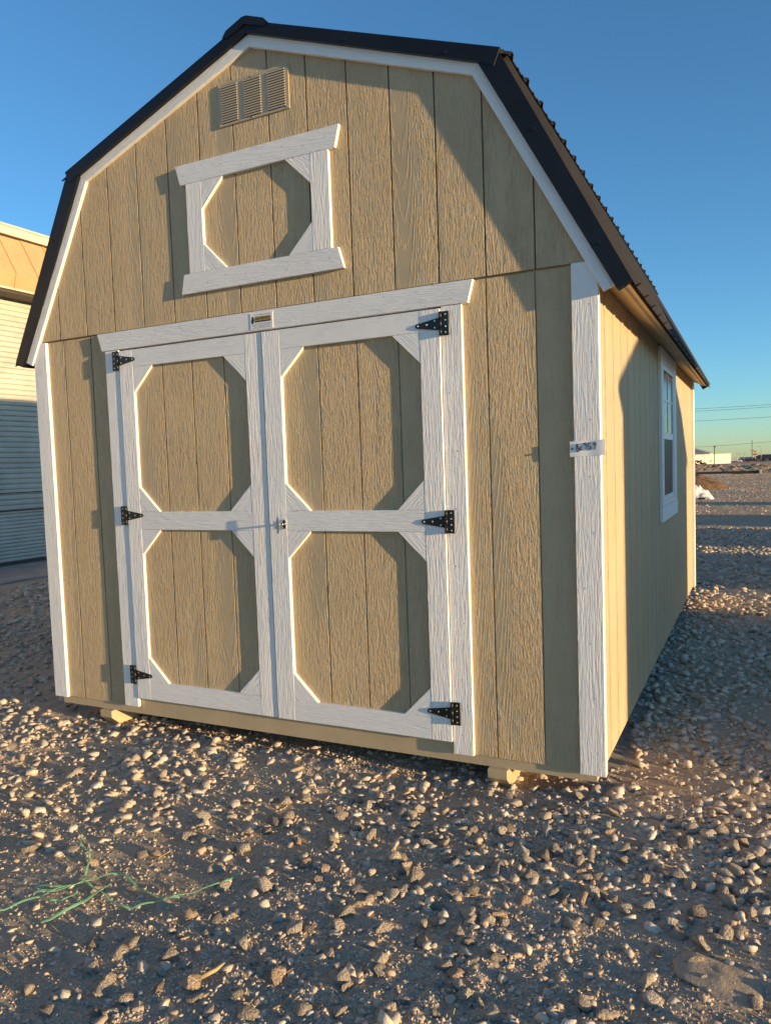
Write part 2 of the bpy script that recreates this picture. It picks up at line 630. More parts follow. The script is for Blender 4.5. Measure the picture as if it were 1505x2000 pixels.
def build_gravel(pts, name='gravel', mat=None, LOW=LOW, lab='loose crushed limestone gravel'):
    n = len(pts)
    z = GH(pts[:, 0], pts[:, 1])
    ang = rng.uniform(0, 2 * math.pi, n)
    tx = rng.normal(0, 0.3, n)
    ty = rng.normal(0, 0.3, n)
    sz = rng.uniform(0.75, 1.15, (n, 3))
    kind = rng.integers(0, len(LOW), n)
    sink = rng.uniform(-0.38, 0.36, n)
    VV, FF, TT, base = [], [], [], 0
    for k, (V, F) in enumerate(LOW):
        idx = np.where(kind == k)[0]
        if not len(idx):
            continue
        s = pts[idx, 2]
        L = V[None] * sz[idx][:, None, :] * s[:, None, None]
        cx, sx = np.cos(tx[idx])[:, None], np.sin(tx[idx])[:, None]
        cy, sy = np.cos(ty[idx])[:, None], np.sin(ty[idx])[:, None]
        ca, sa = np.cos(ang[idx])[:, None], np.sin(ang[idx])[:, None]
        x, y, zz = L[..., 0], L[..., 1], L[..., 2]
        y, zz = y * cx - zz * sx, y * sx + zz * cx
        x, zz = x * cy + zz * sy, -x * sy + zz * cy
        x, y = x * ca - y * sa, x * sa + y * ca
        W = np.stack([x + pts[idx, 0][:, None], y + pts[idx, 1][:, None], zz + (z[idx] + s * sink[idx])[:, None]], -1)
        m_ = len(idx)
        VV.append(W.reshape(-1, 3))
        FF.append((F[None] + (np.arange(m_) * len(V))[:, None, None] + base).reshape(-1, 3))
        TT.append(np.repeat(rng.random(m_), len(V)))
        base += m_ * len(V)
    co = np.concatenate(VV).astype(np.float32)
    f = np.concatenate(FF).astype(np.int32)
    me = bpy.data.meshes.new(name)
    me.vertices.add(len(co))
    me.vertices.foreach_set('co', co.ravel())
    me.loops.add(f.size)
    me.loops.foreach_set('vertex_index', f.ravel())
    me.polygons.add(len(f))
    me.polygons.foreach_set('loop_start', np.arange(0, f.size, 3, dtype=np.int32))
    me.update(calc_edges=True)
    at = me.attributes.new('tint', 'FLOAT', 'POINT')
    at.data.foreach_set('value', np.concatenate(TT).astype(np.float32))
    o = link(name, me, mat or M['gravel'], GROUND)
    tag(o, lab, kind='stuff')
    print('gravel stones', n, 'tris', len(f))


build_gravel(rest)


def crumbs():
    n = 300000
    x = rng.uniform(0.2, 4.8, n)
    y = rng.uniform(-2.1, 0.25, n)
    r = np.hypot(x - CAM.x, y - CAM.y)
    k = in_view(x, y, 0.06) & (rng.random(n) < np.clip(1.25 - r / 4.2, 0.1, 1))
    k &= rng.random(n) < np.clip(vnoise(x, y, 0.42, 9) * 2.0 + 0.7, 0.3, 1)
    k &= ~((x > 0.45) & (x < 2.75) & (y > 0.2))
    x, y = x[k], y[k]
    s = np.clip(0.0036 * np.exp(rng.normal(0, 0.5, len(x))), 0.0014, 0.010)
    return np.stack([x, y, s], -1)


build_gravel(crumbs(), 'grit', M['gravel'], CRUMB, 'fine grit and crumbled dirt lying between the stones')


def far_clods():
    n = 88000
    r = np.sqrt(rng.uniform(15.0 ** 2, 76.0 ** 2, n))
    a = rng.uniform(-0.16, 0.20, n)
    x = CAM.x + r * np.sin(a)
    y = CAM.y + r * np.cos(a)
    s = np.clip(0.020 * np.exp(rng.normal(0, 0.4, n)) * np.clip(r / 30, 0.6, 1.5), 0.008, 0.06)
    k = (rng.random(n) < np.clip(0.45 + 1.3 * vnoise(x * 0.35, y, 1.6, 3) + 0.6 * vnoise(x * .3, y, .5, 5), 0.05, 1))
    return np.stack([x, y, s], -1)[k]


build_gravel(far_clods(), 'dirt_clods', M['crumb'], CRUMB, 'crumbled dirt of the far yard')

# ------------------------------------------------------------------ main shed (inches, front wall face at y = 0)
SHED = empty('lofted_barn_shed', (60 * IN, 96 * IN, -0.146),
             'tan lofted barn shed with white trim and black gambrel metal roof', 'shed')
LEN = 189.0
CX = 60.35
# roof line half widths / heights
KO, KZ = 46.9, 112.0            # black outer knee
EO, EZ = 65.65, 74.6            # black outer eave
AZ = 129.2                      # ridge
WKO, WKZ, WEO, WEZ, WAZ = 43.3, 110.9, 63.3, 74.4, 127.2        # white outer (= black inner)
WKI, WKIZ, WEI, WEIZ, WAI = 41.9, 109.5, 61.4, 73.6, 125.0      # white inner


def roofz(x):           # underside limit of gable siding
    a = abs(x - CX)
    if a <= WKI:
        return WAI + 0.9 + (WKIZ - WAI) * a / WKI
    return WKIZ + 0.9 + (WEIZ - WKIZ) * (a - WKI) / (WEI - WKI)


def strip_poly(x0, x1, zb):
    xs = sorted({x0, x1} | {b for b in (CX - WKI, CX, CX + WKI) if x0 < b < x1})
    top = [(x, roofz(x)) for x in xs]
    top = [(x, z) for x, z in top]
    poly = [(x0, zb), (x1, zb)] + top[::-1]
    if top[0][1] < zb or top[-1][1] < zb:   # clip where the roof line falls below the joint
        def cut(a, b):
            t_ = (zb - a[1]) / (b[1] - a[1])
            return (a[0] + t_ * (b[0] - a[0]), zb)
        if top[0][1] < zb:
            c = cut(top[0], top[1])
            poly = [c, (x1, zb)] + [p for p in top[::-1] if p[1] > zb]
        else:
            c = cut(top[-2], top[-1])
            poly = [(x0, zb), c] + [p for p in top[::-1] if p[1] > zb]
    return poly


# solid core behind the boards
core = bmesh.new()
prof = [(0.8, -0.4), (119.6, -0.4), (119.6, 84), (CX + 44, 107.5), (CX, 123.5), (CX - 44, 107.5), (0.8, 84)]
add_prism(core, [(a * IN, b * IN) for a, b in prof], 'y', 0.30 * IN, (LEN - .5) * IN)
uv_grain(core, 'y', (0, 1))
from_bm('wall_core', core, M['tan'], SHED)

GW = 0.12      # half groove width
# gable boards
edges = [-2.0] + [7.5 + 8 * k for k in range(14)] + [123.0]
for a, b in zip(edges[:-1], edges[1:]):
    prism('siding_board', strip_poly(a + GW, b - GW, 78.45), 'y', 0.3, -0.38, M['siding'], SHED)
# lower boards beside the doors
for a, b in ((0.6, 7.9), (7.9, 15.9), (15.9, 23.0), (97.0, 103.3), (103.3, 111.3), (111.3, 119.6)):
    prism('siding_board', rect(a + GW, b - GW, -0.45, 78.2), 'y', 0.3, 0.0, M['siding'], SHED)
# side wall boards, right side
k = 0
y = 0.4
while y < LEN - 1:
    e = min(y + 8.0, LEN)
    prism('siding_board', rect(y + GW * 1.9, e - GW * 1.9, -0.45, 80.0), 'x', 119.7, 120.2, M['siding_soft'], SHED)
    y = e
# left and back wall sheets
prism('siding_sheet', rect(0.4, LEN, -0.45, 80.0), 'x', 0.2, 0.8, M['siding_soft'], SHED)
prism('siding_sheet', [(0.4, -0.45), (120.1, -0.45), (120.1, 86), (CX + 44, 108), (CX, 124.5), (CX - 44, 108), (0.4, 86)],
      'y', LEN - .4, LEN + 0.1, M['siding_soft'], SHED)
# rim board under the siding
prism('rim_board', rect(0.9, 119.4, -2.1, 3.0), 'y', 0.22, 0.299, M['tan'], SHED, (1, 0), 0)
prism('rim_board', rect(0.9, 119.4, -2.1, -0.46), 'y', 0.31, LEN, M['tan'], SHED, (1, 0), 0)
# skids with a notched front end
for x0, ys in ((13.2, -.9), (43.0, 14.0), (73.5, 14.0), (101.7, -.9)):
    prism('skid', [(ys, -2.12), (ys, -3.6), (ys + 2.3, -5.6), (LEN - 1, -5.6), (LEN - 1, -2.12)], 'x', x0, x0 + 3.4, M['tan'], SHED, (1, 0), 0.002)

# corner trims
prism('corner_trim', rect(-0.7, 3.1, -0.5, 78.2), 'y', 0.02, -0.75, M['white'], SHED)
prism('corner_trim', [(117.0, -0.75), (120.95, -0.75), (120.95, 76.5), (119.6, 78.35), (117.0, 78.35)], 'y', 0.02, -0.75, M['white'], SHED)
prism('corner_trim', rect(-0.02, 0.9, -0.75, 80.0), 'x', 120.22, 120.93, M['white'], SHED)
prism('corner_trim', rect(LEN - 3.2, LEN + 0.7, -0.75, 79.0), 'x', 120.22, 120.95, M['white'], SHED)

# door casing and header
prism('door_casing', rect(20.6, 24.35, -0.35, 74.55), 'y', 0.02, -0.75, M['white'], SHED)
prism('door_casing', rect(95.75, 99.3, -0.45, 74.55), 'y', 0.02, -0.75, M['white'], SHED)
prism('door_header', [(19.75, 74.65), (100.4, 74.65), (101.4, 78.25), (18.7, 78.25)], 'y', 0.02, -0.82, M['white'], SHED, (1, 0))


def door(x0, x1, xa, xb, grooves, face):
    z0, z1 = 1.65, 74.25
    d = prism('door', rect(x0 + .1, x1 - .1, z0 + .1, z1 - .1), 'y', 0.2, -0.08, M['tan'], SHED)
    es = [x0 + 1.0] + grooves + [x1 - 1.0]
    for a, b in zip(es[:-1], es[1:]):
        prism('siding_board', rect(a + GW, b - GW, z0 + .6, z1 - .6), 'y', -0.08, -0.32, M['siding'], d)
    prism('stile', rect(x0, xa, z0, z1), 'y', -0.09, face, M['white'], d)
    prism('stile', rect(xb, x1, z0, z1), 'y', -0.09, face, M['white'], d)
    f = face + 0.015
    for a, b in ((z0, 5.5), (37.45, 41.15), (70.75, z1)):
        prism('rail', rect(xa + .03, xb - .03, a, b), 'y', -0.09, f, M['white'], d, (1, 0))
    f = face + 0.03
    g = 5.1
    for a, b in ((5.53, 37.42), (41.18, 70.72)):
        l, r = xa + .03, xb - .03
        prism('corner_brace', [(l, a), (l + g, a), (l, a + g)], 'y', -0.09, f, M['white'], d, (1, -1))
        prism('corner_brace', [(r, a), (r, a + g), (r - g, a)], 'y', -0.09, f, M['white'], d, (1, 1))
        prism('corner_brace', [(l, b), (l, b - g), (l + g, b)], 'y', -0.09, f, M['white'], d, (1, 1))
        prism('corner_brace', [(r, b), (r - g, b), (r, b - g)], 'y', -0.09, f, M['white'], d, (1, -1))
    return d


DL = door(24.6, 60.05, 28.2, 56.3, [35.5, 43.0, 50.8], -0.95)
DR = door(60.3, 95.6, 64.15, 92.0, [71.8, 79.7, 87.7], -1.12)
DL['label'] = 'left door of the pair with white braced frame'
DR['label'] = 'right door of the pair with white braced frame and handle'


# strap hinges
def hinge(xp, zc, side, y):
    """xp = pin line x, side = +1: tapering strap points to +x"""
    h = empty('strap_hinge', (xp * IN, y * IN, zc * IN))
    h.parent = SHED
    h.matrix_parent_inverse = Matrix.Translation(-rloc(SHED))
    s = side
    zs = 0.0

    def pr(name, poly, d0, d1, mat, parent=h, bev=0.0006):
        bm = bmesh.new()
        add_prism(bm, [(a * IN, b * IN) for a, b in poly], 'y', d0 * IN, d1 * IN, bevel=bev)
        return from_bm(name, bm, mat, parent, False)
    # leaf plate on the casing
    pr('plate', rect(*sorted((-s * 0.12, -s * 1.42)), -1.95, 1.95), 0.1, -0.16, M['hinge'])
    strap = [(s * 0.12, -1.05), (s * 4.2, -0.36), (s * 4.5, -0.2), (s * 4.55, 0), (s * 4.5, .2), (s * 4.2, 0.36), (s * 0.12, 1.05)]
    pr('strap', strap, 0.1, -0.16, M['hinge'])
    bm = bmesh.new()
    for a, b in ((-1.95, -0.7), (-0.64, 0.64), (0.7, 1.95)):
        add_tube(bm, [(0, -0.22 * IN, a * IN), (0, -0.22 * IN, b * IN)], 0.25 * IN, 10)
    from_bm('knuckle', bm, M['hinge'], h, False, True)
    spots = [(-s * 0.85, z) for z in (-1.45, -.5, .5, 1.45)] + [(s * 4.05, 0), (s * 2.5, 0.05), (s * 1.0, .55), (s * 1.0, -.55)]
    for (a, b) in spots:
        bm = bmesh.new()
        c = [(a + .17 * math.cos(t), b + .17 * math.sin(t)) for t in np.linspace(0, 2 * math.pi, 9)[:-1]]
        add_prism(bm, [(p * IN, q * IN) for p, q in c], 'y', -0.16 * IN, -0.24 * IN, bevel=0.0007)
        from_bm('screw', bm, M['screw'], h, False)
    return h


for z in (72.3, 40.4, 6.7):
    hinge(24.35, z, 1, -1.0)
for z in (71.7, 39.2, 6.7):
    hinge(95.85, z, -1, -1.16)

# T handle lock on the right door
hd = empty('handle', (62.9 * IN, -1.12 * IN, 38.7 * IN))
hd.parent = SHED
hd.matrix_parent_inverse = Matrix.Translation(-rloc(SHED))
bm = bmesh.new()
add_prism(bm, [((0.75 + .42 * math.cos(t)) * IN, .95 * math.sin(t) * IN) for t in np.linspace(0, 6.283, 17)[:-1]], 'y', 0, -0.22 * IN, bevel=0.001)
from_bm('escutcheon', bm, M['chrome'], hd, False)
bm = bmesh.new()
for zc in (.45, -.45):
    add_prism(bm, [((0.75 + .22 * math.cos(t)) * IN, (zc + .3 * math.sin(t)) * IN) for t in np.linspace(0, 6.283, 13)[:-1]], 'y', -0.2 * IN, -0.3 * IN)
from_bm('lock_face', bm, M['lockblack'], hd, False)
bm = bmesh.new()
add_tube(bm, [(0.2 * IN, 0, 0), (0.2 * IN, -1.3 * IN, 0)], 0.2 * IN, 10)
from_bm('spindle', bm, M['chrome'], hd, False, True)
bm = bmesh.new()
add_prism(bm, [(-.02 * IN, -1.6 * IN), (.3 * IN, -1.75 * IN), (.52 * IN, -0.5 * IN), (.5 * IN, .6 * IN), (.28 * IN, 1.75 * IN), (0, 1.6 * IN), (-.1 * IN, 0)],
          'y', -1.2 * IN, -1.5 * IN, bevel=0.0015)
from_bm('grip', bm, M['chrome'], hd, False)

# false window frame in the gable
FR = empty('gable_frame', (60 * IN, -0.38 * IN, 83 * IN))
FR.parent = SHED
FR.matrix_parent_inverse = Matrix.Translation(-rloc(SHED))
y0, y1 = -0.39, -1.12
prism('head_board', [(43.0, 103.85), (77.2, 103.85), (78.2, 107.55), (42.0, 107.55)], 'y', y0, y1 - .01, M['white'], FR, (1, 0))
prism('sill_board', [(42.1, 83.35), (78.2, 83.35), (77.15, 87.05), (42.9, 87.05)], 'y', y0, y1 - .01, M['white'], FR, (1, 0))
prism('stile', rect(44.35, 48.0, 87.08, 103.82), 'y', y0, y1, M['white'], FR)
prism('stile', rect(72.15, 75.85, 87.08, 103.82), 'y', y0, y1, M['white'], FR)
l, r, a, b, g = 48.03, 72.12, 87.08, 103.82, 5.1
prism('corner_brace', [(l, a), (l + g, a), (l, a + g)], 'y', y0, y1 + .02, M['white'], FR, (1, -1))
prism('corner_brace', [(r, a), (r, a + g), (r - g, a)], 'y', y0, y1 + .02, M['white'], FR, (1, 1))
prism('corner_brace', [(l, b), (l, b - g), (l + g, b)], 'y', y0, y1 + .02, M['white'], FR, (1, 1))
prism('corner_brace', [(r, b), (r - g, b), (r, b - g)], 'y', y0, y1 + .02, M['white'], FR, (1, -1))

# louvred gable vent
VT = empty('gable_vent', (60 * IN, -0.38 * IN, 112.7 * IN))
VT.parent = SHED
VT.matrix_parent_inverse = Matrix.Translation(-rloc(SHED))
vx0, vx1, vz0, vz1 = 52.6, 68.15, 112.7, 120.4
cols = [(53.3, 57.0), (58.5, 62.2), (63.7, 67.4)]
bm = bmesh.new()
xs = [vx0] + [c for p in cols for c in p] + [vx1]
for i in range(0, len(xs), 2):
    add_box(bm, xs[i] * IN, xs[i + 1] * IN, -0.62 * IN, -0.39 * IN, vz0 * IN, vz1 * IN)
for a, b in cols:
    add_box(bm, a * IN, b * IN, -0.62 * IN, -0.39 * IN, vz0 * IN, (vz0 + .45) * IN)
    add_box(bm, a * IN, b * IN, -0.62 * IN, -0.39 * IN, (vz1 - .45) * IN, vz1 * IN)
from_bm('vent_frame', bm, M['tanvent'], VT)
for a, b in cols:
    bm = bmesh.new()
    n = 15
    for i in range(n):
        z = vz0 + .5 + (vz1 - vz0 - 1.0) * (i + .5) / n
        v = [bm.verts.new((x * IN, yy * IN, zz * IN)) for x, yy, zz in
             ((a, -.80, z - .20), (b, -.80, z - .20), (b, -.42, z + .02), (a, -.42, z + .02),
              (a, -.76, z + .10), (b, -.76, z + .10), (b, -.42, z + .22), (a, -.42, z + .22))]
        for q in ((0, 1, 2, 3), (4, 5, 6, 7), (0, 1, 5, 4), (1, 2, 6, 5), (2, 3, 7, 6), (3, 0, 4, 7)):
            bm.faces.new([v[j] for j in q])
    o = from_bm('louvers', bm, M['tanvent'], VT)
    o['kind'] = 'stuff'
prism('vent_screen', rect(vx0 + .3, vx1 - .3, vz0 + .3, vz1 - .3), 'y', -0.382, -0.40, M['brown'], VT, bevel=0)
for px, pz in ((52.95, 113.0), (60.3, 112.95), (67.8, 113.0), (52.95, 120.05), (60.3, 120.15), (67.8, 120.05)):
    prism('screw', [(px + .15 * math.cos(t), pz + .15 * math.sin(t)) for t in np.linspace(0, 6.283, 9)[:-1]], 'y', -.62, -.7, M['tanvent'], VT, bevel=0)

# ---- rake boards (white) and metal rake trims (black)
for s in (-1, 1):
    def X(h):
        return CX + s * h
    # white fascia
    prism('fascia_board', [(X(0.01), WAZ), (X(WKO), WKZ), (X(WKI), WKIZ), (X(0.01), WAI)], 'y', -0.38, -1.12, M['white'], SHED, (WKO * s, WKZ - WAZ))
    prism('fascia_board', [(X(WKO + .01), WKZ - .02), (X(WEO), WEZ), (X(WEI), WEIZ), (X(WKI + .01), WKIZ - .02)], 'y', -0.38, -1.12, M['white'], SHED,
          (s * (WEO - WKO), WEZ - WKZ))
    # black rake trim: upper piece laps over the lower one at the knee
    prism('rake_trim', [(X(0.01), AZ), (X(KO), KZ), (X(KO - 1.1), KZ - 2.5), (X(WKO), WKZ - .1), (X(0.01), WAZ - .1)], 'y', -0.1, -1.95, M['black_metal'], SHED)
    prism('rake_trim', [(X(KO - .25), KZ - .6), (X(EO), EZ), (X(EO - 2.1), EZ - 1.2), (X(WKO - .1), WKZ - .3)], 'y', -0.1, -1.85, M['black_metal'], SHED)

# ---- roof: ribbed black metal sheets over a deck
def rib_profile(y0, y1):
    pts = []
    y = y0
    pts.append((y, 0))
    while y < y1 - 9:
        pts += [(y + .3, 0), (y + .8, .75), (y + 1.5, .75), (y + 2.0, 0), (y + 4.3, 0), (y + 4.6, .16), (y + 5.1, .16), (y + 5.4, 0), (y + 6.9, 0),
                (y + 7.2, .16), (y + 7.7, .16), (y + 8.0, 0)]
        y += 9.0
    pts.append((y1, 0))
    return pts


def roof_panel(pa, pb, nrm, y0, y1):
    bm = bmesh.new()
    th = 0.12
    rows = []
    for (px, pz) in (pa, pb):
        for off in (0, -th):
            rows.append([bm.verts.new(((px + nrm[0] * (h + off)) * IN, yy * IN, (pz + nrm[1] * (h + off)) * IN)) for yy, h in rib_profile(y0, y1)])
    n = len(rows[0])
    for i in range(n - 1):
        bm.faces.new((rows[0][i], rows[0][i + 1], rows[2][i + 1], rows[2][i]))
        bm.faces.new((rows[1][i], rows[1][i + 1], rows[3][i + 1], rows[3][i]))
        bm.faces.new((rows[0][i], rows[0][i + 1], rows[1][i + 1], rows[1][i]))
        bm.faces.new((rows[2][i], rows[2][i + 1], rows[3][i + 1], rows[3][i]))
    from_bm('roof_panel', bm, M['roof_metal'], SHED)


for s in (-1, 1):
    u = Vector((KO, KZ - AZ)).normalized()
    nu = (s * -u.y, u.x)
    ext = 1.4
    roof_panel((CX, AZ - .85), (CX + s * (KO + ext * u.x), KZ + ext * u.y - .85), nu, -1.7, LEN + 3)
    v = Vector((EO - KO, EZ - KZ)).normalized()
    nv = (s * -v.y, v.x)
    roof_panel((CX + s * (KO - .5), KZ - .2), (CX + s * (EO + .9 * v.x), EZ + .9 * v.y), nv, -1.7, LEN + 3)
    # rear rake
    prism('rake_trim', [(CX, AZ), (CX + s * KO, KZ), (CX + s * WKO, WKZ - .1), (CX, WAZ - .1)], 'y', LEN, LEN + 3.1, M['black_metal'], SHED)
    prism('rake_trim', [(CX + s * (KO - .2), KZ - .4), (CX + s * EO, EZ), (CX + s * (EO - 2.1), EZ - 1.2), (CX + s * WKO, WKZ - .2)], 'y', LEN, LEN + 3.0, M['black_metal'], SHED)
    # soffit and eave board
    w = 120.2 if s > 0 else 0.2
    xe = CX + s * (EO - 0.6)
    prism('soffit', [(w, 77.4), (xe, 75.0), (xe, 74.3), (w, 76.7)], 'y', -0.3, LEN + 2.6, M['tan'], SHED, (1, 0), 0)
# roof deck (solid under the metal)
deck = [(CX + s * h, z) for s, h, z in ((1, 0, AZ - .6), (1, KO - .7, KZ - .7), (1, EO - .9, EZ + .3), (1, EO - 1.9, EZ - .1), (1, 60.2, 76.9), (1, 57.5, 84), (1, 43.5, 107.2), (1, 0, 123.2))]
for s in (-1, 1):
    prism('roof_deck', [(CX + s * (x - CX), z) for x, z in deck], 'y', 0.35, LEN + 2.4, M['tan'], SHED, bevel=0)
# ridge cap
rc = [(CX - 5.0, 127.3), (CX - 4.1, 128.35), (CX - .5, 129.75), (CX + .5, 129.75), (CX + 4.1, 128.35), (CX + 5.0, 127.3), (CX + 4.0, 127.0), (CX, 128.4), (CX - 4.0, 127.0)]
prism('ridge_cap', rc, 'y', -2.2, LEN + 3.4, M['black_metal'], SHED, bevel=0)
# trim screws on the black rake
for h, z in ((52.5, 98.8), (61.8, 80.4)):
    for s in (-1, 1):
        prism('screw', [(CX + s * (h - .6) + .22 * math.cos(t), z + .22 * math.sin(t)) for t in np.linspace(0, 6.283, 9)[:-1]], 'y', -1.84, -2.02, M['hinge'], SHED, bevel=0)
for h, z in ((38, 113.6), (20, 120.4)):
    for s in (-1, 1):
        prism('screw', [(CX + s * h + .22 * math.cos(t), z + .22 * math.sin(t)) for t in np.linspace(0, 6.283, 9)[:-1]], 'y', -1.94, -2.12, M['hinge'], SHED, bevel=0)

# nail heads on the trim
def nails(pts, d, parent):
    for (px, pz) in pts:
        prism('nail', [(px + .13 * math.cos(t), pz + .13 * math.sin(t)) for t in np.linspace(0, 6.283, 7)[:-1]], 'y', d, d - .02, M['nail'], parent, bevel=0)


nails([(x + random.uniform(-.3, .3), 76.5 + random.choice((-1.1, 1.1)) * random.uniform(.7, 1)) for x in np.linspace(22, 98, 13)], -.82, SHED)
for xc in (22.4, 97.5):
    nails([(xc + random.uniform(-.9, .9), z) for z in np.linspace(3, 70, 8)], -.75, SHED)
nails([(119 + random.uniform(-.9, .9), z) for z in np.linspace(3, 72, 9)], -.75, SHED)
nails([(1.2 + random.uniform(-.9, .9), z) for z in np.linspace(3, 72, 9)], -.75, SHED)
nails([(44 + 4.5 * i, 105.7 + random.uniform(-.9, .9)) for i in range(8)], -1.13, FR)
nails([(44 + 4.5 * i, 85.2 + random.uniform(-.9, .9)) for i in range(8)], -1.13, FR)

# ---- side window
WN = empty('window', (120.2 * IN, 99 * IN, 32 * IN))
WN.parent = SHED
WN.matrix_parent_inverse = Matrix.Translation(-rloc(SHED))
wy0, wy1 = 81.0, 118.6
prism('casing', rect(wy0 + .3, wy0 + 4.6, 36.1, 72.3), 'x', 120.22, 121.0, M['white'], WN)
prism('casing', rect(wy1 - 4.6, wy1 - .3, 36.1, 72.3), 'x', 120.22, 121.0, M['white'], WN)
prism('head_casing', rect(wy0, wy1, 72.33, 76.0), 'x', 120.22, 121.05, M['white'], WN, (1, 0))
prism('sill', rect(wy0 - .6, wy1 + .3, 32.3, 36.05), 'x', 120.22, 121.1, M['white'], WN, (1, 0))
iy0, iy1, iz0, iz1 = wy0 + 4.65, wy1 - 4.65, 36.1, 72.3


def vy(name, a0, a1, b0, b1, d0, d1, mat=None):
    return prism(name, rect(a0, a1, b0, b1), 'x', d0, d1, mat or M['vinyl'], WN, bevel=0.0008)


vy('frame', iy0, iy0 + 1.3, iz0, iz1, 120.22, 120.88)
vy('frame', iy1 - 1.3, iy1, iz0, iz1, 120.22, 120.88)
vy('frame', iy0 + 1.31, iy1 - 1.31, iz0, iz0 + 1.3, 120.22, 120.87)
vy('frame', iy0 + 1.31, iy1 - 1.31, iz1 - 1.3, iz1, 120.22, 120.87)
a0, a1 = iy0 + 1.32, iy1 - 1.32
zm = 54.2
vy('sash_rail', a0, a1, zm - .9, zm + .9, 120.22, 120.64)
for a in (a0, a1 - 1.1):
    vy('sash_stile', a, a + 1.1, zm + .92, iz1 - 1.32, 120.22, 120.74)
    vy('sash_stile', a, a + 1.1, iz0 + 1.32, zm - .92, 120.22, 120.64)
vy('sash_rail', a0 + 1.12, a1 - 1.12, iz0 + 1.32, iz0 + 2.5, 120.22, 120.64)
vy('pane', a0 + 1.12, a1 - 1.12, zm + .92, iz1 - 1.32, 120.22, 120.5, M['glass'])
vy('pane', a0 + 1.12, a1 - 1.12, iz0 + 2.52, zm - .92, 120.22, 120.4, M['screen'])
ym = (a0 + a1) / 2
zq = (zm + iz1) / 2 + .3
vy('muntin', ym - .3, ym + .3, zm + .92, iz1 - 1.32, 120.51, 120.62)
vy('muntin', a0 + 1.12, ym - .32, zq - .3, zq + .3, 120.51, 120.61)
vy('muntin', ym + .32, a1 - 1.12, zq - .3, zq + .3, 120.51, 120.61)


# ---- maker's plate on the header: flat printed sheet
def text_mesh(body, size, parent, mat, x, z, y, width=None, shear=0.0, bold=0.0):
    cu = bpy.data.curves.new('lettering', 'FONT')
    cu.body = body
    cu.size = size
    cu.shear = shear
    cu.offset = bold
    cu.align_x = 'CENTER'
    cu.align_y = 'CENTER'
    cu.resolution_u = 2
    tmp = bpy.data.objects.new('lettering', cu)
    COL.objects.link(tmp)
    dg = bpy.context.evaluated_depsgraph_get()
    me = bpy.data.meshes.new_from_object(tmp.evaluated_get(dg))
    bpy.data.objects.remove(tmp)
    me.materials.clear()
    co = np.empty(len(me.vertices) * 3, np.float32)
    me.vertices.foreach_get('co', co)
    co = co.reshape(-1, 3)
    w = np.ptp(co[:, 0])
    kx = (width / w) if width else 1.0
    co = np.stack([(co[:, 0] - co[:, 0].mean() * 0) * kx + x, np.full(len(co), y), co[:, 1] + z], -1).astype(np.float32)
    me.vertices.foreach_set('co', co.ravel())
    me.update()
    return link('lettering', me, mat, parent)


PL = prism('name_plate', rect(57.85, 62.85, 74.85, 77.85), 'y', -0.83, -0.90, M['paper'], SHED, bevel=0)
PL['label'] = 'small printed maker plate on the white door header'
prism('print_band', rect(58.75, 62.45, 76.45, 77.2), 'y', -0.9, -0.906, M['gold'], PL, bevel=0)
prism('print_band', rect(58.75, 62.45, 76.15, 76.43), 'y', -0.9, -0.906, M['navy'], PL, bevel=0)
prism('emblem', [(58.1, 76.0), (58.55, 76.0), (58.7, 76.6), (58.62, 76.95), (58.66, 77.1), (58.5, 77.12), (58.42, 77.3), (58.28, 77.3), (58.22, 77.1), (58.08, 77.06), (58.2, 76.9), (58.02, 76.5)],
      'y', -0.9, -0.908, M['ink'], PL, bevel=0)
text_mesh('OLD HICKORY', 0.62 * IN, PL, M['ink'], 60.6 * IN, 76.82 * IN, -0.911 * IN, 3.4 * IN, bold=0.0003)
text_mesh('It\'s A Tradition of Quality', 0.36 * IN, PL, M['ink'], 60.5 * IN, 77.5 * IN, -0.911 * IN, 3.7 * IN, shear=0.35)
for k_ in range(5):
    z = 75.9 - k_ * 0.2
    x = 58.2 + (0.5 if k_ == 3 else 0)
    while x < 62.4 - (0.6 if k_ == 3 else 0):
        w_ = random.uniform(.25, .75)
        prism('print_line', rect(x, min(x + w_, 62.5), z - .035, z + .035), 'y', -0.9, -0.905, M['ink'], PL, bevel=0)
        x += w_ + .12

# ------------------------------------------------------------------ paper tag with handwritten number (hangs on the corner trim)
TG = empty('paper_tag', (118.7 * IN, -0.78 * IN, 50.4 * IN), 'small white paper tag handwritten BC959 stapled to the right corner trim', 'tag')
bm = bmesh.new()
nx = 14
g0 = []
for i in range(nx + 1):
    x = 116.35 + 5.3 * i / nx
    yy = -0.80 - 0.035 * math.sin(i / nx * 9.0) * (0.3 + i / nx) 
    zt = 51.55 + 0.14 * i / nx
    g0.append([bm.verts.new((x * IN, (yy + o_) * IN, z * IN)) for z, o_ in ((49.2 + 0.1 * i / nx, 0), (zt, 0), (zt, .02), (49.2 + 0.1 * i / nx, .02))])
for i in range(nx):
    for q in range(4):
        bm.faces.new((g0[i][q], g0[i + 1][q], g0[i + 1][(q + 1) % 4], g0[i][(q + 1) % 4]))
bm.faces.new(g0[0])
bm.faces.new(g0[-1])
from_bm('sheet', bm, M['paper'], TG, smooth=False)
strokes = [  # in crop units: x 0..100 right, y 0..100 up
    [(20, 78), (20, 30)], [(20, 78), (24, 76), (25, 64), (20, 56), (27, 50), (29, 38), (25, 31), (20, 30)],
    [(35, 62), (31, 56), (30, 44), (33, 38), (38, 44)],
    [(48, 66), (43, 70), (40, 78), (43, 83), (47, 82), (48, 66), (48, 44)],
    [(60, 84), (53, 80), (53, 62), (59, 58), (61, 50), (57, 44), (52, 40)],
    [(74, 70), (69, 70), (67, 78), (70, 84), (74, 86), (75, 76), (74, 66), (71, 40)]]
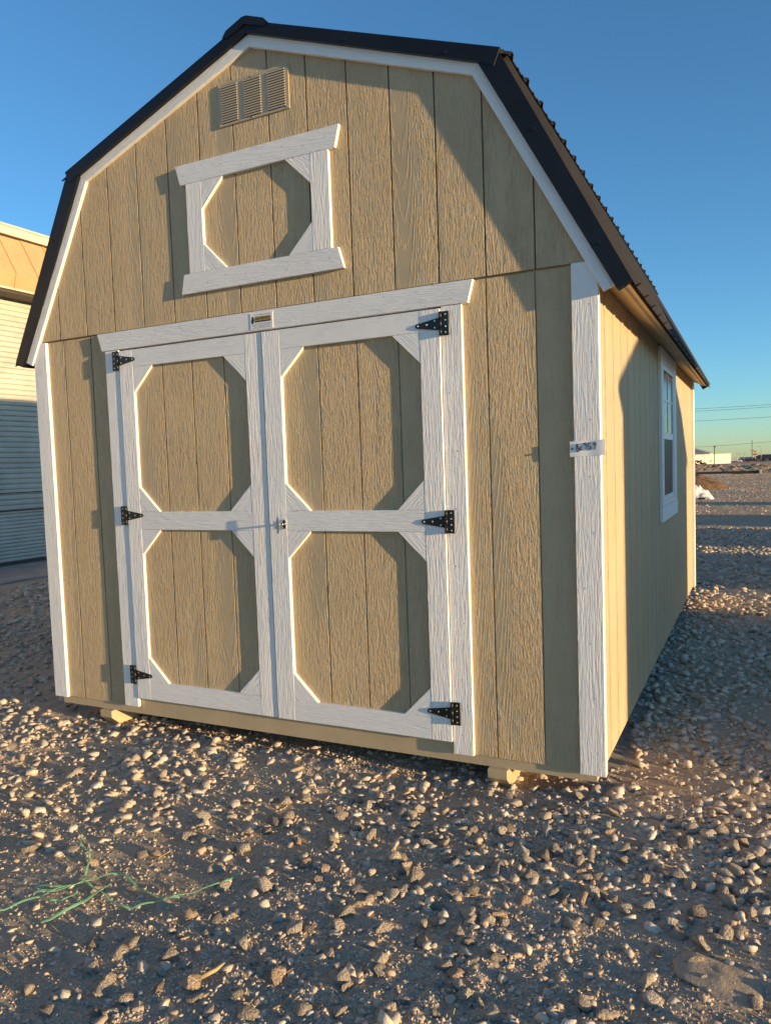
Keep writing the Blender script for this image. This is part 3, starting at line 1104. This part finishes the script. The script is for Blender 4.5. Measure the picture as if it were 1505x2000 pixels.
bm = bmesh.new()
for st in strokes:
    P3 = []
    for (a, b) in st:
        x = 116.35 + 5.3 * a / 100
        i_ = a / 100 * nx
        yy = -0.80 - 0.035 * math.sin(i_ / nx * 9.0) * (0.3 + i_ / nx)
        P3.append((x * IN, (yy - .07) * IN, (49.25 + 2.4 * b / 100) * IN))
    add_tube(bm, P3, 0.07 * IN, 5)
from_bm('lettering', bm, M['ink'], TG)
prism('staple', rect(116.62, 116.85, 50.3, 50.55), 'y', -0.85, -1.0, M['hinge'], TG, bevel=0)

# ------------------------------------------------------------------ building on the left
BL = empty('metal_building', (-8.5, 6.0, -0.1), 'cream horizontally ribbed metal building with tan awning, left of the shed', 'building')
BX = -7.0
Y0, Y1 = -6.0, 22.0
bm = bmesh.new()
# corrugated cladding: profile in (x, z), finer ribs near the base
prof = []
z = -0.06
while z < 4.32:
    st = 0.058 if z < 0.75 else 0.083
    prof += [(BX, z), (BX + .018, z + st * .12), (BX + .022, z + st * .5), (BX + .018, z + st * .86), (BX - .004, z + st * .93)]
    z += st
va = [bm.verts.new((x, Y0, zz)) for x, zz in prof]
vb = [bm.verts.new((x, Y1, zz)) for x, zz in prof]
for i in range(len(prof) - 1):
    bm.faces.new((va[i], vb[i], vb[i + 1], va[i + 1]))
from_bm('cladding', bm, M['creamwall'], BL)
boxobj('wall', BX - 4.0, BX - 0.02, Y0, Y1, -0.2, 5.0, M['creamwall'], BL)
boxobj('base_rail', BX - .01, BX + .035, Y0, Y1, -0.12, -0.065, M['brown'], BL)
boxobj('girt_strip', BX + .02, BX + .034, Y0, Y1, .735, .752, M['brown'], BL)
boxobj('girt_strip', BX + .02, BX + .032, Y0, Y1, 1.02, 1.032, M['brown'], BL)
# awning panels with a kink and standing seams
ap = [(BX + .12, 5.02), (BX + .50, 4.36), (BX + .42, 4.13)]
pw = 0.41
y = Y0
while y < Y1:
    bm = bmesh.new()
    e = y + pw - .012
    dz = random.uniform(-.008, .008)
    q = []
    for (x, zz) in ap:
        q.append([bm.verts.new((x, y, zz + dz)), bm.verts.new((x, e, zz + dz)), bm.verts.new((x - .03, y, zz + dz)), bm.verts.new((x - .03, e, zz + dz))])
    for i in range(2):
        bm.faces.new((q[i][0], q[i][1], q[i + 1][1], q[i + 1][0]))
        bm.faces.new((q[i][2], q[i][3], q[i + 1][3], q[i + 1][2]))
        bm.faces.new((q[i][0], q[i][2], q[i + 1][2], q[i + 1][0]))
        bm.faces.new((q[i][1], q[i][3], q[i + 1][3], q[i + 1][1]))
    add_tube(bm, [(ap[0][0] + .01, e, ap[0][1] + dz), (ap[1][0] + .012, e, ap[1][1] + dz), (ap[2][0] + .01, e, ap[2][1] + dz)], 0.013, 5)
    from_bm('awning_panel', bm, M['copper'], BL)
    y += pw
boxobj('awning_frame', BX, BX + .40, Y0, Y1, 4.085, 4.125, M['brown'], BL)
boxobj('awning_lip', BX + .36, BX + .44, Y0, Y1, 4.127, 4.155, M['creamfascia'], BL)
boxobj('shadow_gap', BX - .02, BX + .10, Y0, Y1, 5.0, 5.045, M['brown'], BL)
boxobj('fascia', BX - .02, BX + .17, Y0, Y1, 5.047, 5.17, M['creamfascia'], BL)
boxobj('roof_edge', BX - 4.0, BX + .19, Y0 - .02, Y1 + .02, 5.172, 5.205, M['creamwall'], BL)
# concrete apron in front of it
bm = bmesh.new()
add_prism(bm, rect(BX - .1, BX + 1.72, Y0, Y1), 'z', -0.3, -0.115, bevel=0.008)
tag(from_bm('concrete_apron', bm, M['concrete']), 'grey concrete apron along the foot of the metal building', 'pavement', kind='structure')


# ------------------------------------------------------------------ neighbouring sheds that stand to the right (their shadows fall into the picture)
def gable_shed(x0, y0, w, length, wall_h, rise, label, mats):
    zg = float(G0(0, y0)) + 0.02
    root = empty('gable_shed', (x0 + length / 2, y0 + w / 2, zg), label, 'shed', 'sheds standing in a row to the right')
    zb = zg + 0.14
    ze = zg + wall_h
    zr = ze + rise
    wm, tm = mats
    bm = bmesh.new()
    pr = [(y0, zb), (y0 + w, zb), (y0 + w, ze), (y0 + w / 2, zr), (y0, ze)]
    add_prism(bm, pr, 'x', x0, x0 + length)
    uv_grain(bm, 'x', (0, 1))
    from_bm('wall', bm, wm, root)
    oh = 0.12
    for s in (-1, 1):
        c = y0 + w / 2
        sl = rise / (w / 2)
        e = w / 2 + oh
        bm = bmesh.new()
        add_prism(bm, [(c, zr + .075), (c + s * e, zr + .075 - sl * e), (c + s * e, zr + .015 - sl * e), (c, zr + .015)], 'x', x0 - .08, x0 + length + .08)
        from_bm('roof', bm, M['black_metal'], root)
        boxobj('corner_trim', x0 - .018, x0 + .02, *sorted((c + s * (w / 2 + .012), c + s * (w / 2 - .08))), zb - .01, ze - .03, tm, root)
    for yy in (y0 + .35, y0 + w - .45):
        boxobj('skid', x0 - .02, x0 + length, yy, yy + .09, zg - .03, zb - .002, M['tan'], root)
    # double door in the gable end facing the lane
    d = boxobj('door', x0 - .03, x0 - .004, y0 + w * .22, y0 + w * .78, zb + .05, zb + 1.72, wm, root)
    for a in (.22, .48, .52, .745):
        boxobj('stile', x0 - .05, x0 - .031, y0 + w * a, y0 + w * a + .09, zb + .05, zb + 1.72, tm, d)
    return root


gable_shed(9.5, -0.17, 2.9, 4.2, 2.28, 0.62, 'pale gable shed nearest on the right, its gable facing the main shed', (M['creamwall'], M['white']))  # walls made pale to bounce light onto the main shed's shaded side
gable_shed(9.5, 4.77, 2.38, 4.2, 2.25, 0.5, 'second shed along the row on the right', (M['creamwall'], M['white']))
gable_shed(9.5, 8.62, 2.73, 4.2, 2.25, 0.55, 'third shed along the row on the right', (M['siding_soft'], M['white']))
gable_shed(9.5, 12.67, 2.75, 4.2, 2.25, 0.55, 'fourth shed along the row on the right', (M['creamwall'], M['white']))
gable_shed(9.9, 20.2, 1.3, 2.6, 2.0, 0.35, 'fifth and smallest shed along the row on the right', (M['siding_soft'], M['white']))

# ------------------------------------------------------------------ green strapping on the ground
ST = empty('plastic_strapping', (1.65, -1.25, -0.14), 'tangled green plastic strapping lying on the dirt in the foreground', 'strapping')


def ribbon(pts, w=0.0065, lift=0.018, arch=0.006):
    P = [np.array(p, float) for p in pts]
    dense = []
    n = len(P)
    for i in range(n - 1):
        p0, p1, p2, p3 = P[max(i - 1, 0)], P[i], P[i + 1], P[min(i + 2, n - 1)]
        for t_ in np.linspace(0, 1, 9)[:-1]:
            dense.append(0.5 * ((2 * p1) + (-p0 + p2) * t_ + (2 * p0 - 5 * p1 + 4 * p2 - p3) * t_ ** 2 + (-p0 + 3 * p1 - 3 * p2 + p3) * t_ ** 3))
    dense.append(P[-1])
    bm = bmesh.new()
    rows = []
    m_ = len(dense)
    for i, p in enumerate(dense):
        d = dense[min(i + 1, m_ - 1)] - dense[max(i - 1, 0)]
        d /= np.linalg.norm(d) + 1e-9
        nn = np.array([-d[1], d[0]])
        z = float(GH(p[0], p[1])) + lift + arch * abs(math.sin(i * 0.33 + pts[0][0] * 9))
        tw = 0.3 * math.sin(i * 0.21 + pts[0][1] * 13)
        a = p + nn * w / 2 * math.cos(tw)
        b = p - nn * w / 2 * math.cos(tw)
        dz = w / 2 * math.sin(tw)
        rows.append([bm.verts.new((a[0], a[1], z + dz)), bm.verts.new((b[0], b[1], z - dz)), bm.verts.new((b[0], b[1], z - dz - .0012)), bm.verts.new((a[0], a[1], z + dz - .0012))])
    for i in range(m_ - 1):
        for q in range(4):
            bm.faces.new((rows[i][q], rows[i + 1][q], rows[i + 1][(q + 1) % 4], rows[i][(q + 1) % 4]))
    from_bm('strap', bm, M['strap'], ST)


ribbon([(1.434, -1.331), (1.533, -1.287), (1.567, -1.233), (1.608, -1.167), (1.673, -1.161), (1.786, -1.201), (1.883, -1.211), (1.927, -1.184)])
ribbon([(1.40, -1.56), (1.444, -1.472), (1.485, -1.391), (1.529, -1.309), (1.556, -1.231)], arch=.01)
ribbon([(1.631, -1.472), (1.658, -1.38), (1.658, -1.281), (1.65, -1.212)], w=.009)
ribbon([(1.583, -1.246), (1.672, -1.268), (1.762, -1.293), (1.825, -1.291), (1.871, -1.235), (1.929, -1.167), (1.99, -1.076), (2.019, -0.982)], arch=.006)
ribbon([(1.3, -1.015), (1.344, -1.063), (1.421, -1.096), (1.483, -1.147), (1.542, -1.223)], w=.006, arch=.012)
ribbon([(1.558, -1.373), (1.591, -1.353), (1.594, -1.307), (1.576, -1.283)], w=.007)
ribbon([(1.46, -1.36), (1.52, -1.32), (1.56, -1.25), (1.575, -1.2)], w=.0085)

# wood splinters and straw
bm = bmesh.new()
cnt = 0
while cnt < 170:
    x, y = random.uniform(1.4, 4.4), random.uniform(-1.9, 0.9)
    if not in_view(np.array([x]), np.array([y]), 0.0)[0] or (x < 3.0 and y > -0.05) or (x < 2.4 and random.random() < .75):
        continue
    cnt += 1
    a, L_ = random.uniform(0, 6.28), random.uniform(.012, .055)
    z = float(GH(x, y)) + .006
    r_ = random.uniform(.0006, .0022)
    add_tube(bm, [(x, y, z), (x + math.cos(a) * L_, y + math.sin(a) * L_, z + random.uniform(-.004, .014))], r_, 4)
o = from_bm('straw', bm, M['straw'], GROUND)
tag(o, 'dry straw and wood splinters', kind='stuff')
tag(tube('wood_splinter', [(2.255, -1.475, -.125), (2.277, -1.433, -.122), (2.285, -1.405, -.118)], [.007, .006, .002], M['straw'], None, 5),
    'pale broken wood splinter lying on the dirt in front of the doors', 'splinter')
# flat slabs near the bottom right
for (x, y, s, sq, lab, mt) in ((3.52, -0.90, .11, .13, 'flat dark slab of caked dirt at the bottom right corner', 'ground'),):
    b = hull_bm(int(s * 1000) + 5, 26, (1.2, .9, sq))
    bmesh.ops.subdivide_edges(b, edges=list(b.edges), cuts=4, use_grid_fill=True)
    bmesh.ops.scale(b, vec=(s, s, s), verts=b.verts)
    for v in b.verts:
        q = float(vnoise(v.co.x, v.co.y, .05, 3)) * .006 + float(vnoise(v.co.x + v.co.z, v.co.y, .018, 4)) * .004
        v.co += Vector((q * .8, q * .6, q))
    bmesh.ops.translate(b, vec=(x, y, float(GH(x, y)) + .001), verts=b.verts)
    tag(from_bm('dirt_slab', b, M[mt], smooth=True), lab, 'slab')

# ------------------------------------------------------------------ far yard, right of the shed
def zg(y):
    return float(G0(0, y))


def lumpy(name, cx, cy, rx, ry, h, mat, label, cat, seed=1.0, n=46, power=1.0, rough=.25):
    bm = bmesh.new()
    grid = []
    for j in range(n + 1):
        row = []
        for i in range(n + 1):
            u, v = -1 + 2 * i / n, -1 + 2 * j / n
            x, y = cx + rx * u, cy + ry * v
            rr = math.hypot(u, v)
            e = max(0, 1 - rr ** 2) ** power
            z = float(G0(x, y)) - .12 + h * e * (1 + rough * 2 * float(vnoise(x, y, rx * .25, seed)) + rough * float(vnoise(x, y, rx * .09, seed + 3))) + .12 * e
            row.append(bm.verts.new((x, y, z)))
        grid.append(row)
    for j in range(n):
        for i in range(n):
            bm.faces.new((grid[j][i], grid[j][i + 1], grid[j + 1][i + 1], grid[j + 1][i]))
    return tag(from_bm(name, bm, mat, smooth=True), label, cat)


lumpy('dirt_mound', 0.2, 36.0, 2.4, 3.0, 0.70, M['mulch'], 'low brown mound of dirt behind the white tarp', 'mound', 2)
# tarp-covered bundle
bm = bmesh.new()
n = 28
grid = []
for j in range(n + 1):
    row = []
    for i in range(n + 1):
        u, v = -1 + 2 * i / n, -1 + 2 * j / n
        x, y = 1.68 + .60 * u, 25.2 + .5 * v
        prof_ = max(0.0, 1 - abs(u) ** 3.2) * max(0, 1 - abs(v) ** 3.2)
        z = float(G0(x, y)) - .03 + .38 * prof_ * (1 - .12 * u + .5 * float(vnoise(x, y, .3, 3)) + .42 * float(vnoise(x, y, .13, 4)) + .25 * float(vnoise(x, y, .06, 9)))
        row.append(bm.verts.new((x, y, z)))
    grid.append(row)
for j in range(n):
    for i in range(n):
        bm.faces.new((grid[j][i], grid[j][i + 1], grid[j + 1][i + 1], grid[j + 1][i]))
TP = tag(from_bm('tarp_bundle', bm, M['tarp']), 'bundle under a crumpled white tarp on the gravel behind the shed', 'tarp')
b = hull_bm(91, 16, (.20, .1, .045))
bmesh.ops.translate(b, vec=(1.90, 24.74, zg(24.8) + .035), verts=b.verts)
from_bm('dark_opening', b, M['tyre'], TP)
# rubble bank
bm = bmesh.new()
grid = []
NB = 420
for i in range(NB + 1):
    x = -24 + 40 * i / NB
    row = []
    for j in range(15):
        v = j / 14
        y = 82 + 6 * v
        hgt = 0.88 * math.sin(min(1, v * 1.15) * math.pi * .5) * (1 if v < .8 else (1 - v) * 5)
        hgt *= 1 + .55 * float(vnoise(x, y, 4.5, 2)) + .22 * float(vnoise(x, y, .9, 4)) + .3 * float(vnoise(x, y, .25, 8))
        row.append(bm.verts.new((x, y, float(G0(x, y)) - .05 + hgt)))
    grid.append(row)
for i in range(NB):
    for j in range(14):
        bm.faces.new((grid[i][j], grid[i + 1][j], grid[i + 1][j + 1], grid[i][j + 1]))
tag(from_bm('dirt_bank', bm, M['bermdirt']), 'long rough bank of brown dirt and rubble across the far yard', 'bank')
# long dark timber in front of it
TB = empty('timber_stack', (-1, 75, float(G0(0, 75))), 'long low row of dark timbers lying before the dirt bank', 'timber')
zt = float(G0(0, 75))
boxobj('timber', -9.0, 3.75, 75, 75.3, zt, zt + .26, M['beamdark'], TB, bevel=.01)
boxobj('timber', -6.0, 3.2, 74.6, 74.9, zt, zt + .13, M['beamdark'], TB, bevel=.01)
boxobj('end_block', 3.77, 3.95, 74.9, 75.3, zt, zt + .30, M['creamfascia'], TB, bevel=.01)
boxobj('plastic_sheet', -3.0, 1.4, 74.2, 74.55, zt - .02, zt + .05, M['plastic'], TB)
# pale box by the shed corner
UB = empty('utility_box', (-1.2, 62, float(G0(0, 62))), 'small pale tan box seen just past the rear corner of the shed', 'box')
zt = float(G0(0, 62))
boxobj('body', -1.6, -0.90, 61.7, 62.3, zt, zt + .90, M['creamfascia'], UB, bevel=.02)
boxobj('lid', -1.63, -0.87, 61.67, 62.33, zt + .902, zt + .95, M['creamwall'], UB, bevel=.01)

# warehouses

WA = empty('warehouse', (-18, 340, zg(330)), 'long low cream warehouse with a flat roof in the far distance', 'building')
b0 = zg(330) - .1
WAP = [(-6.4, 345), (-32, 325), (-44, 340), (-18.4, 360)]
prism('wall', WAP, 'z', b0, 1.42, M['farwhite'], WA, bevel=0, scale=1.0)
prism('roof', [(-6.1, 345.05), (-32.05, 324.6), (-44.4, 339.9), (-18.4, 360.4)], 'z', 1.43, 1.68, M['farroof'], WA, bevel=0, scale=1.0)


def wp(x, out):         # a point on the warehouse front, pushed out by 'out'
    return (x + .615 * out, 345 + (x + 6.4) * 0.78125 - .788 * out)


prism('wall_seam', [wp(-16.2, 0), wp(-16.2, .06), wp(-16.08, .06), wp(-16.08, 0)], 'z', b0 + .2, 1.35, M['farroof'], WA, bevel=0, scale=1.0)
for x in (-17.6, -14.2):
    w_ = prism('window', [wp(x, 0), wp(x, .08), wp(x + .7, .08), wp(x + .7, 0)], 'z', -1.75, -0.75, M['darkwindow'], WA, bevel=0, scale=1.0)
    prism('sill', [wp(x - .1, 0), wp(x - .1, .2), wp(x + .8, .2), wp(x + .8, 0)], 'z', -1.88, -1.76, M['farwhite'], w_, bevel=0, scale=1.0)
WB = empty('warehouse', (-28, 385, zg(370)), 'taller pale warehouse with a shallow grey gable roof behind the flat one', 'building')
boxobj('wall', -55, -16.1, 372, 400, zg(372), 1.9, M['farwhite'], WB)
prism('roof', [(-56, 2.0), (-15.8, 2.0), (-15.8, 2.25), (-34, 8.2), (-56, 2.25)], 'y', 371, 401, M['farroof'], WB, bevel=0, scale=1.0)
CB = empty('shop_building', (-1.7, 445, zg(440)), 'small cream shop front beyond the parked pickups', 'building')
boxobj('wall', -5.2, 1.2, 440, 450, zg(440), -0.75, M['farwhite'], CB)
boxobj('roof', -5.4, 1.4, 439.7, 450.3, -0.74, -0.45, M['farwhite'], CB)
boxobj('window', -4.4, 0.4, 439.9, 439.99, -2.4, -1.5, M['darkwindow'], CB)
DB = empty('dark_roofed_building', (10, 440, zg(430)), 'low building with a dark hipped roof at the right edge', 'building')
boxobj('wall', 3.0, 26, 432, 446, zg(432), -1.25, M['creamwall'], DB)
bm = bmesh.new()
vs = [bm.verts.new(p) for p in ((1.0, 429, -1.25), (28, 429, -1.25), (28, 449, -1.25), (1.0, 449, -1.25), (4.6, 437, .62), (23, 437, .62), (23, 441, .62), (4.6, 441, .62))]
for q in ((0, 1, 5, 4), (1, 2, 6, 5), (2, 3, 7, 6), (3, 0, 4, 7), (4, 5, 6, 7), (0, 1, 2, 3)):
    bm.faces.new([vs[i] for i in q])
from_bm('roof', bm, M['darkroof'], DB)
for x in (5, 9, 13, 17, 21):
    boxobj('window', x, x + 2, 431.9, 431.99, -2.6, -1.6, M['darkwindow'], DB)

# pile of dark pipes
PP = empty('pipe_pile', (-9.6, 200, zg(200)), 'dark heap of scrap pipes in front of the flat warehouse', 'heap')
for i in range(70):
    u = random.uniform(-1, 1)
    hmax = 1.5 * (1 - u * u)
    z = zg(200) + random.uniform(.05, 1) * hmax
    x = -9.9 + 1.9 * u
    yy = 200 + random.uniform(-.8, .8)
    a = random.uniform(-.9, .9)
    L_ = random.uniform(.7, 1.3)
    tube('pipe', [(x - L_ / 2, yy, z - L_ / 2 * math.sin(a)), (x + L_ / 2, yy + random.uniform(-.4, .4), z + L_ / 2 * math.sin(a))], .11, M['rust'], PP, 6)


def wheel(parent, x, y, z, r, w):
    t_ = tube('tyre', [(x, y - w / 2, z), (x, y + w / 2, z)], r, M['tyre'], parent, 14)
    tube('rim', [(x, y - w / 2 - .015, z), (x, y + w / 2 + .015, z)], r * .58, M['galv'], t_, 10)


def pickup(x, y, label, mat, L_=4.3):
    zb = zg(y)
    o = empty('pickup_truck', (x, y, zb), label, 'pickup', 'maroon pickups parked far off')
    s = L_ / 5.4
    pr = [(-2.7, .55), (2.65, .55), (2.7, .95), (2.6, 1.15), (1.15, 1.22), (.65, 1.80), (-.75, 1.84), (-.95, 1.28), (-2.7, 1.26)]
    bm = bmesh.new()
    add_prism(bm, [(x + a * s, zb + b) for a, b in pr], 'y', y - .9, y + .9, bevel=.06)
    body = from_bm('body', bm, mat, o)
    for q in ([(1.0, 1.26), (.62, 1.72), (.0, 1.75), (.0, 1.26)], [(-.08, 1.26), (-.08, 1.75), (-.68, 1.76), (-.8, 1.28)]):
        bm = bmesh.new()
        add_prism(bm, [(x + a * s, zb + b) for a, b in q], 'y', y - .94, y + .94)
        from_bm('side_window', bm, M['darkwindow'], o)
    for wx in (-1.75, 1.75):
        for wy in (-.78, .78):
            wheel(o, x + wx * s, y + wy, zb + .38, .38, .24)
    for hy in (-.7, .7):
        boxobj('headlight', x + 2.62 * s, x + 2.72 * s, y + hy - .15, y + hy + .15, zb + .85, zb + 1.02, M['truckwhite'], o)
    boxobj('bumper', x - 2.8 * s, x + 2.78 * s, y - .85, y + .85, zb + .45, zb + .6, M['galv'], o)


pickup(-1.6, 402, 'dark maroon pickup parked left of the other maroon pickup', M['maroon'])
pickup(2.1, 390, 'maroon pickup parked below the dark roofed building', M['maroon'])
TW = empty('box_truck', (-6, 400, zg(400)), 'white flatbed work truck parked right of the flat warehouse', 'truck')
z_ = zg(400)
boxobj('cargo_box', -8.0, -4.9, 399, 401, z_ + .8, z_ + 2.55, M['truckwhite'], TW, bevel=.05)
bm = bmesh.new()
add_prism(bm, [(-4.85, z_ + .5), (-3.0, z_ + .5), (-2.95, z_ + 1.1), (-3.7, z_ + 1.25), (-4.15, z_ + 1.95), (-4.85, z_ + 1.98)], 'y', 399.05, 400.95, bevel=.05)
from_bm('cab', bm, M['truckwhite'], TW)
bm = bmesh.new()
add_prism(bm, [(-4.7, z_ + 1.3), (-3.85, z_ + 1.3), (-4.22, z_ + 1.85), (-4.7, z_ + 1.87)], 'y', 399.0, 401.0)
from_bm('side_window', bm, M['darkwindow'], TW)
boxobj('chassis', -8.0, -4.86, 399.3, 400.7, z_ + .5, z_ + .78, M['rust'], TW)
for wx in (-7.2, -3.6):
    for wy in (399.2, 400.8):
        wheel(TW, wx, wy, z_ + .42, .42, .26)


# poles, lamps, sign, wires
def pole(name, x, y, top, r, label, arms=(), mat=None):
    o = empty(name, (x, y, zg(y)), label, 'pole')
    tube('post', [(x, y, zg(y) - .2), (x, y, top)], [r, r * .7], mat or M['pole'], o, 8)
    for (zz, half) in arms:
        boxobj('crossarm', x - half, x + half, y - .3, y - .1, zz - .08, zz + .08, mat or M['pole'], o)
    return o


p1 = pole('utility_pole', -11.57, 320, 4.95, .17, 'wooden utility pole standing over the flat warehouse roof', [(4.6, .55)])
tube('transformer', [(-11.2, 319.7, 3.9), (-11.2, 319.7, 4.5)], .16, M['galv'], p1, 8)
pole('utility_pole', 1.4, 380, 7.5, .16, 'tall dark utility pole with one crossarm beside the arches sign', [(2.65, .85)])
lm = empty('street_lamp', (4.97, 360, zg(360)), 'street lamp with a long curved arm right of the tall utility pole', 'lamp')
tube('post', [(4.97, 360, zg(360)), (4.97, 360, 3.2)], [.11, .08], M['galv'], lm, 8)
tube('arm', [(4.97, 360, 3.2), (4.9, 360, 3.75), (4.6, 360, 4.1), (4.1, 360, 4.22), (3.6, 360, 4.2)], .05, M['galv'], lm, 6)
boxobj('lamp_head', 3.2, 3.65, 359.85, 360.15, 4.12, 4.24, M['galv'], lm, bevel=.02)
for i, (x, top) in enumerate(((-5.3, 1.75), (-4.2, 1.5), (-2.2, 1.4))):
    q = pole('light_pole', x, 400, top, .07, ['leftmost of the thin lot lights beyond the white truck', 'middle one of the thin lot lights beyond the white truck',
             'rightmost of the thin lot lights beyond the white truck'][i], mat=M['galv'])
    boxobj('lamp_head', x - .35, x + .35, 399.8, 400.2, top, top + .12, M['galv'], q)
sg = empty('arches_sign', (2.5, 420, zg(420)), 'yellow double arch sign on a red panel beside the tall utility pole', 'sign')
tube('post', [(2.5, 420, zg(420)), (2.5, 420, .9)], .12, M['galv'], sg, 8)
boxobj('panel', 1.5, 3.6, 419.9, 420.1, .55, 1.05, M['red'], sg, bevel=.02)
for c in (2.03, 2.97):
    pts = []
    for i in range(15):
        t_ = -1 + 2 * i / 14
        pts.append((c + t_ * .5, 420, 1.15 + 1.55 * (1 - abs(t_) ** 2.4)))
    bm = bmesh.new()
    add_tube(bm, pts, .15, 6)
    from_bm('arch', bm, M['yellow'], sg, smooth=True)


def wire(name, pts, r, label):
    o = tube(name, pts, r, M['wire'], None, 5)
    return tag(o, label, 'wire', 'overhead wires')


def span(x0, z0, x1, z1, y, sag):
    return [(x0 + (x1 - x0) * t_, y, z0 + (z1 - z0) * t_ - 4 * sag * t_ * (1 - t_)) for t_ in np.linspace(0, 1, 31)]


for i, (za, zb_) in enumerate(((5.45, 5.75), (5.25, 5.6), (4.47, 4.9))):
    wire('overhead_wire', span(-16, za, 24, zb_, 60, .78), .011,
         ['topmost overhead wire in the sky right of the shed', 'second overhead wire just below the topmost one', 'third overhead wire, with a gap below the upper two'][i])
for x, lab in ((-16, 'wooden utility pole hidden behind the shed that carries the near wires'), (24, 'wooden utility pole out to the right that carries the near wires')):
    pole('utility_pole', x, 60, 6.2, .13, lab, [(5.6 if x > 0 else 5.35, .7)])
wire('overhead_wire', [(-60, 320, 6.2)] + span(-48, 5.4, -11.57, 4.7, 319.75, .4) + span(-11.57, 4.7, 40, 7.4, 319.75, .25), .05, 'lowest overhead wire running to the pole over the warehouse')
# green scrap on the far gravel
b = hull_bm(77, 14, (.22, .05, .02))
bmesh.ops.translate(b, vec=(2.7, 19.5, zg(19.5) + .03), verts=b.verts)
tag(from_bm('plastic_scrap', b, M['strap']), 'small green plastic scrap on the gravel below the white tarp', 'scrap')
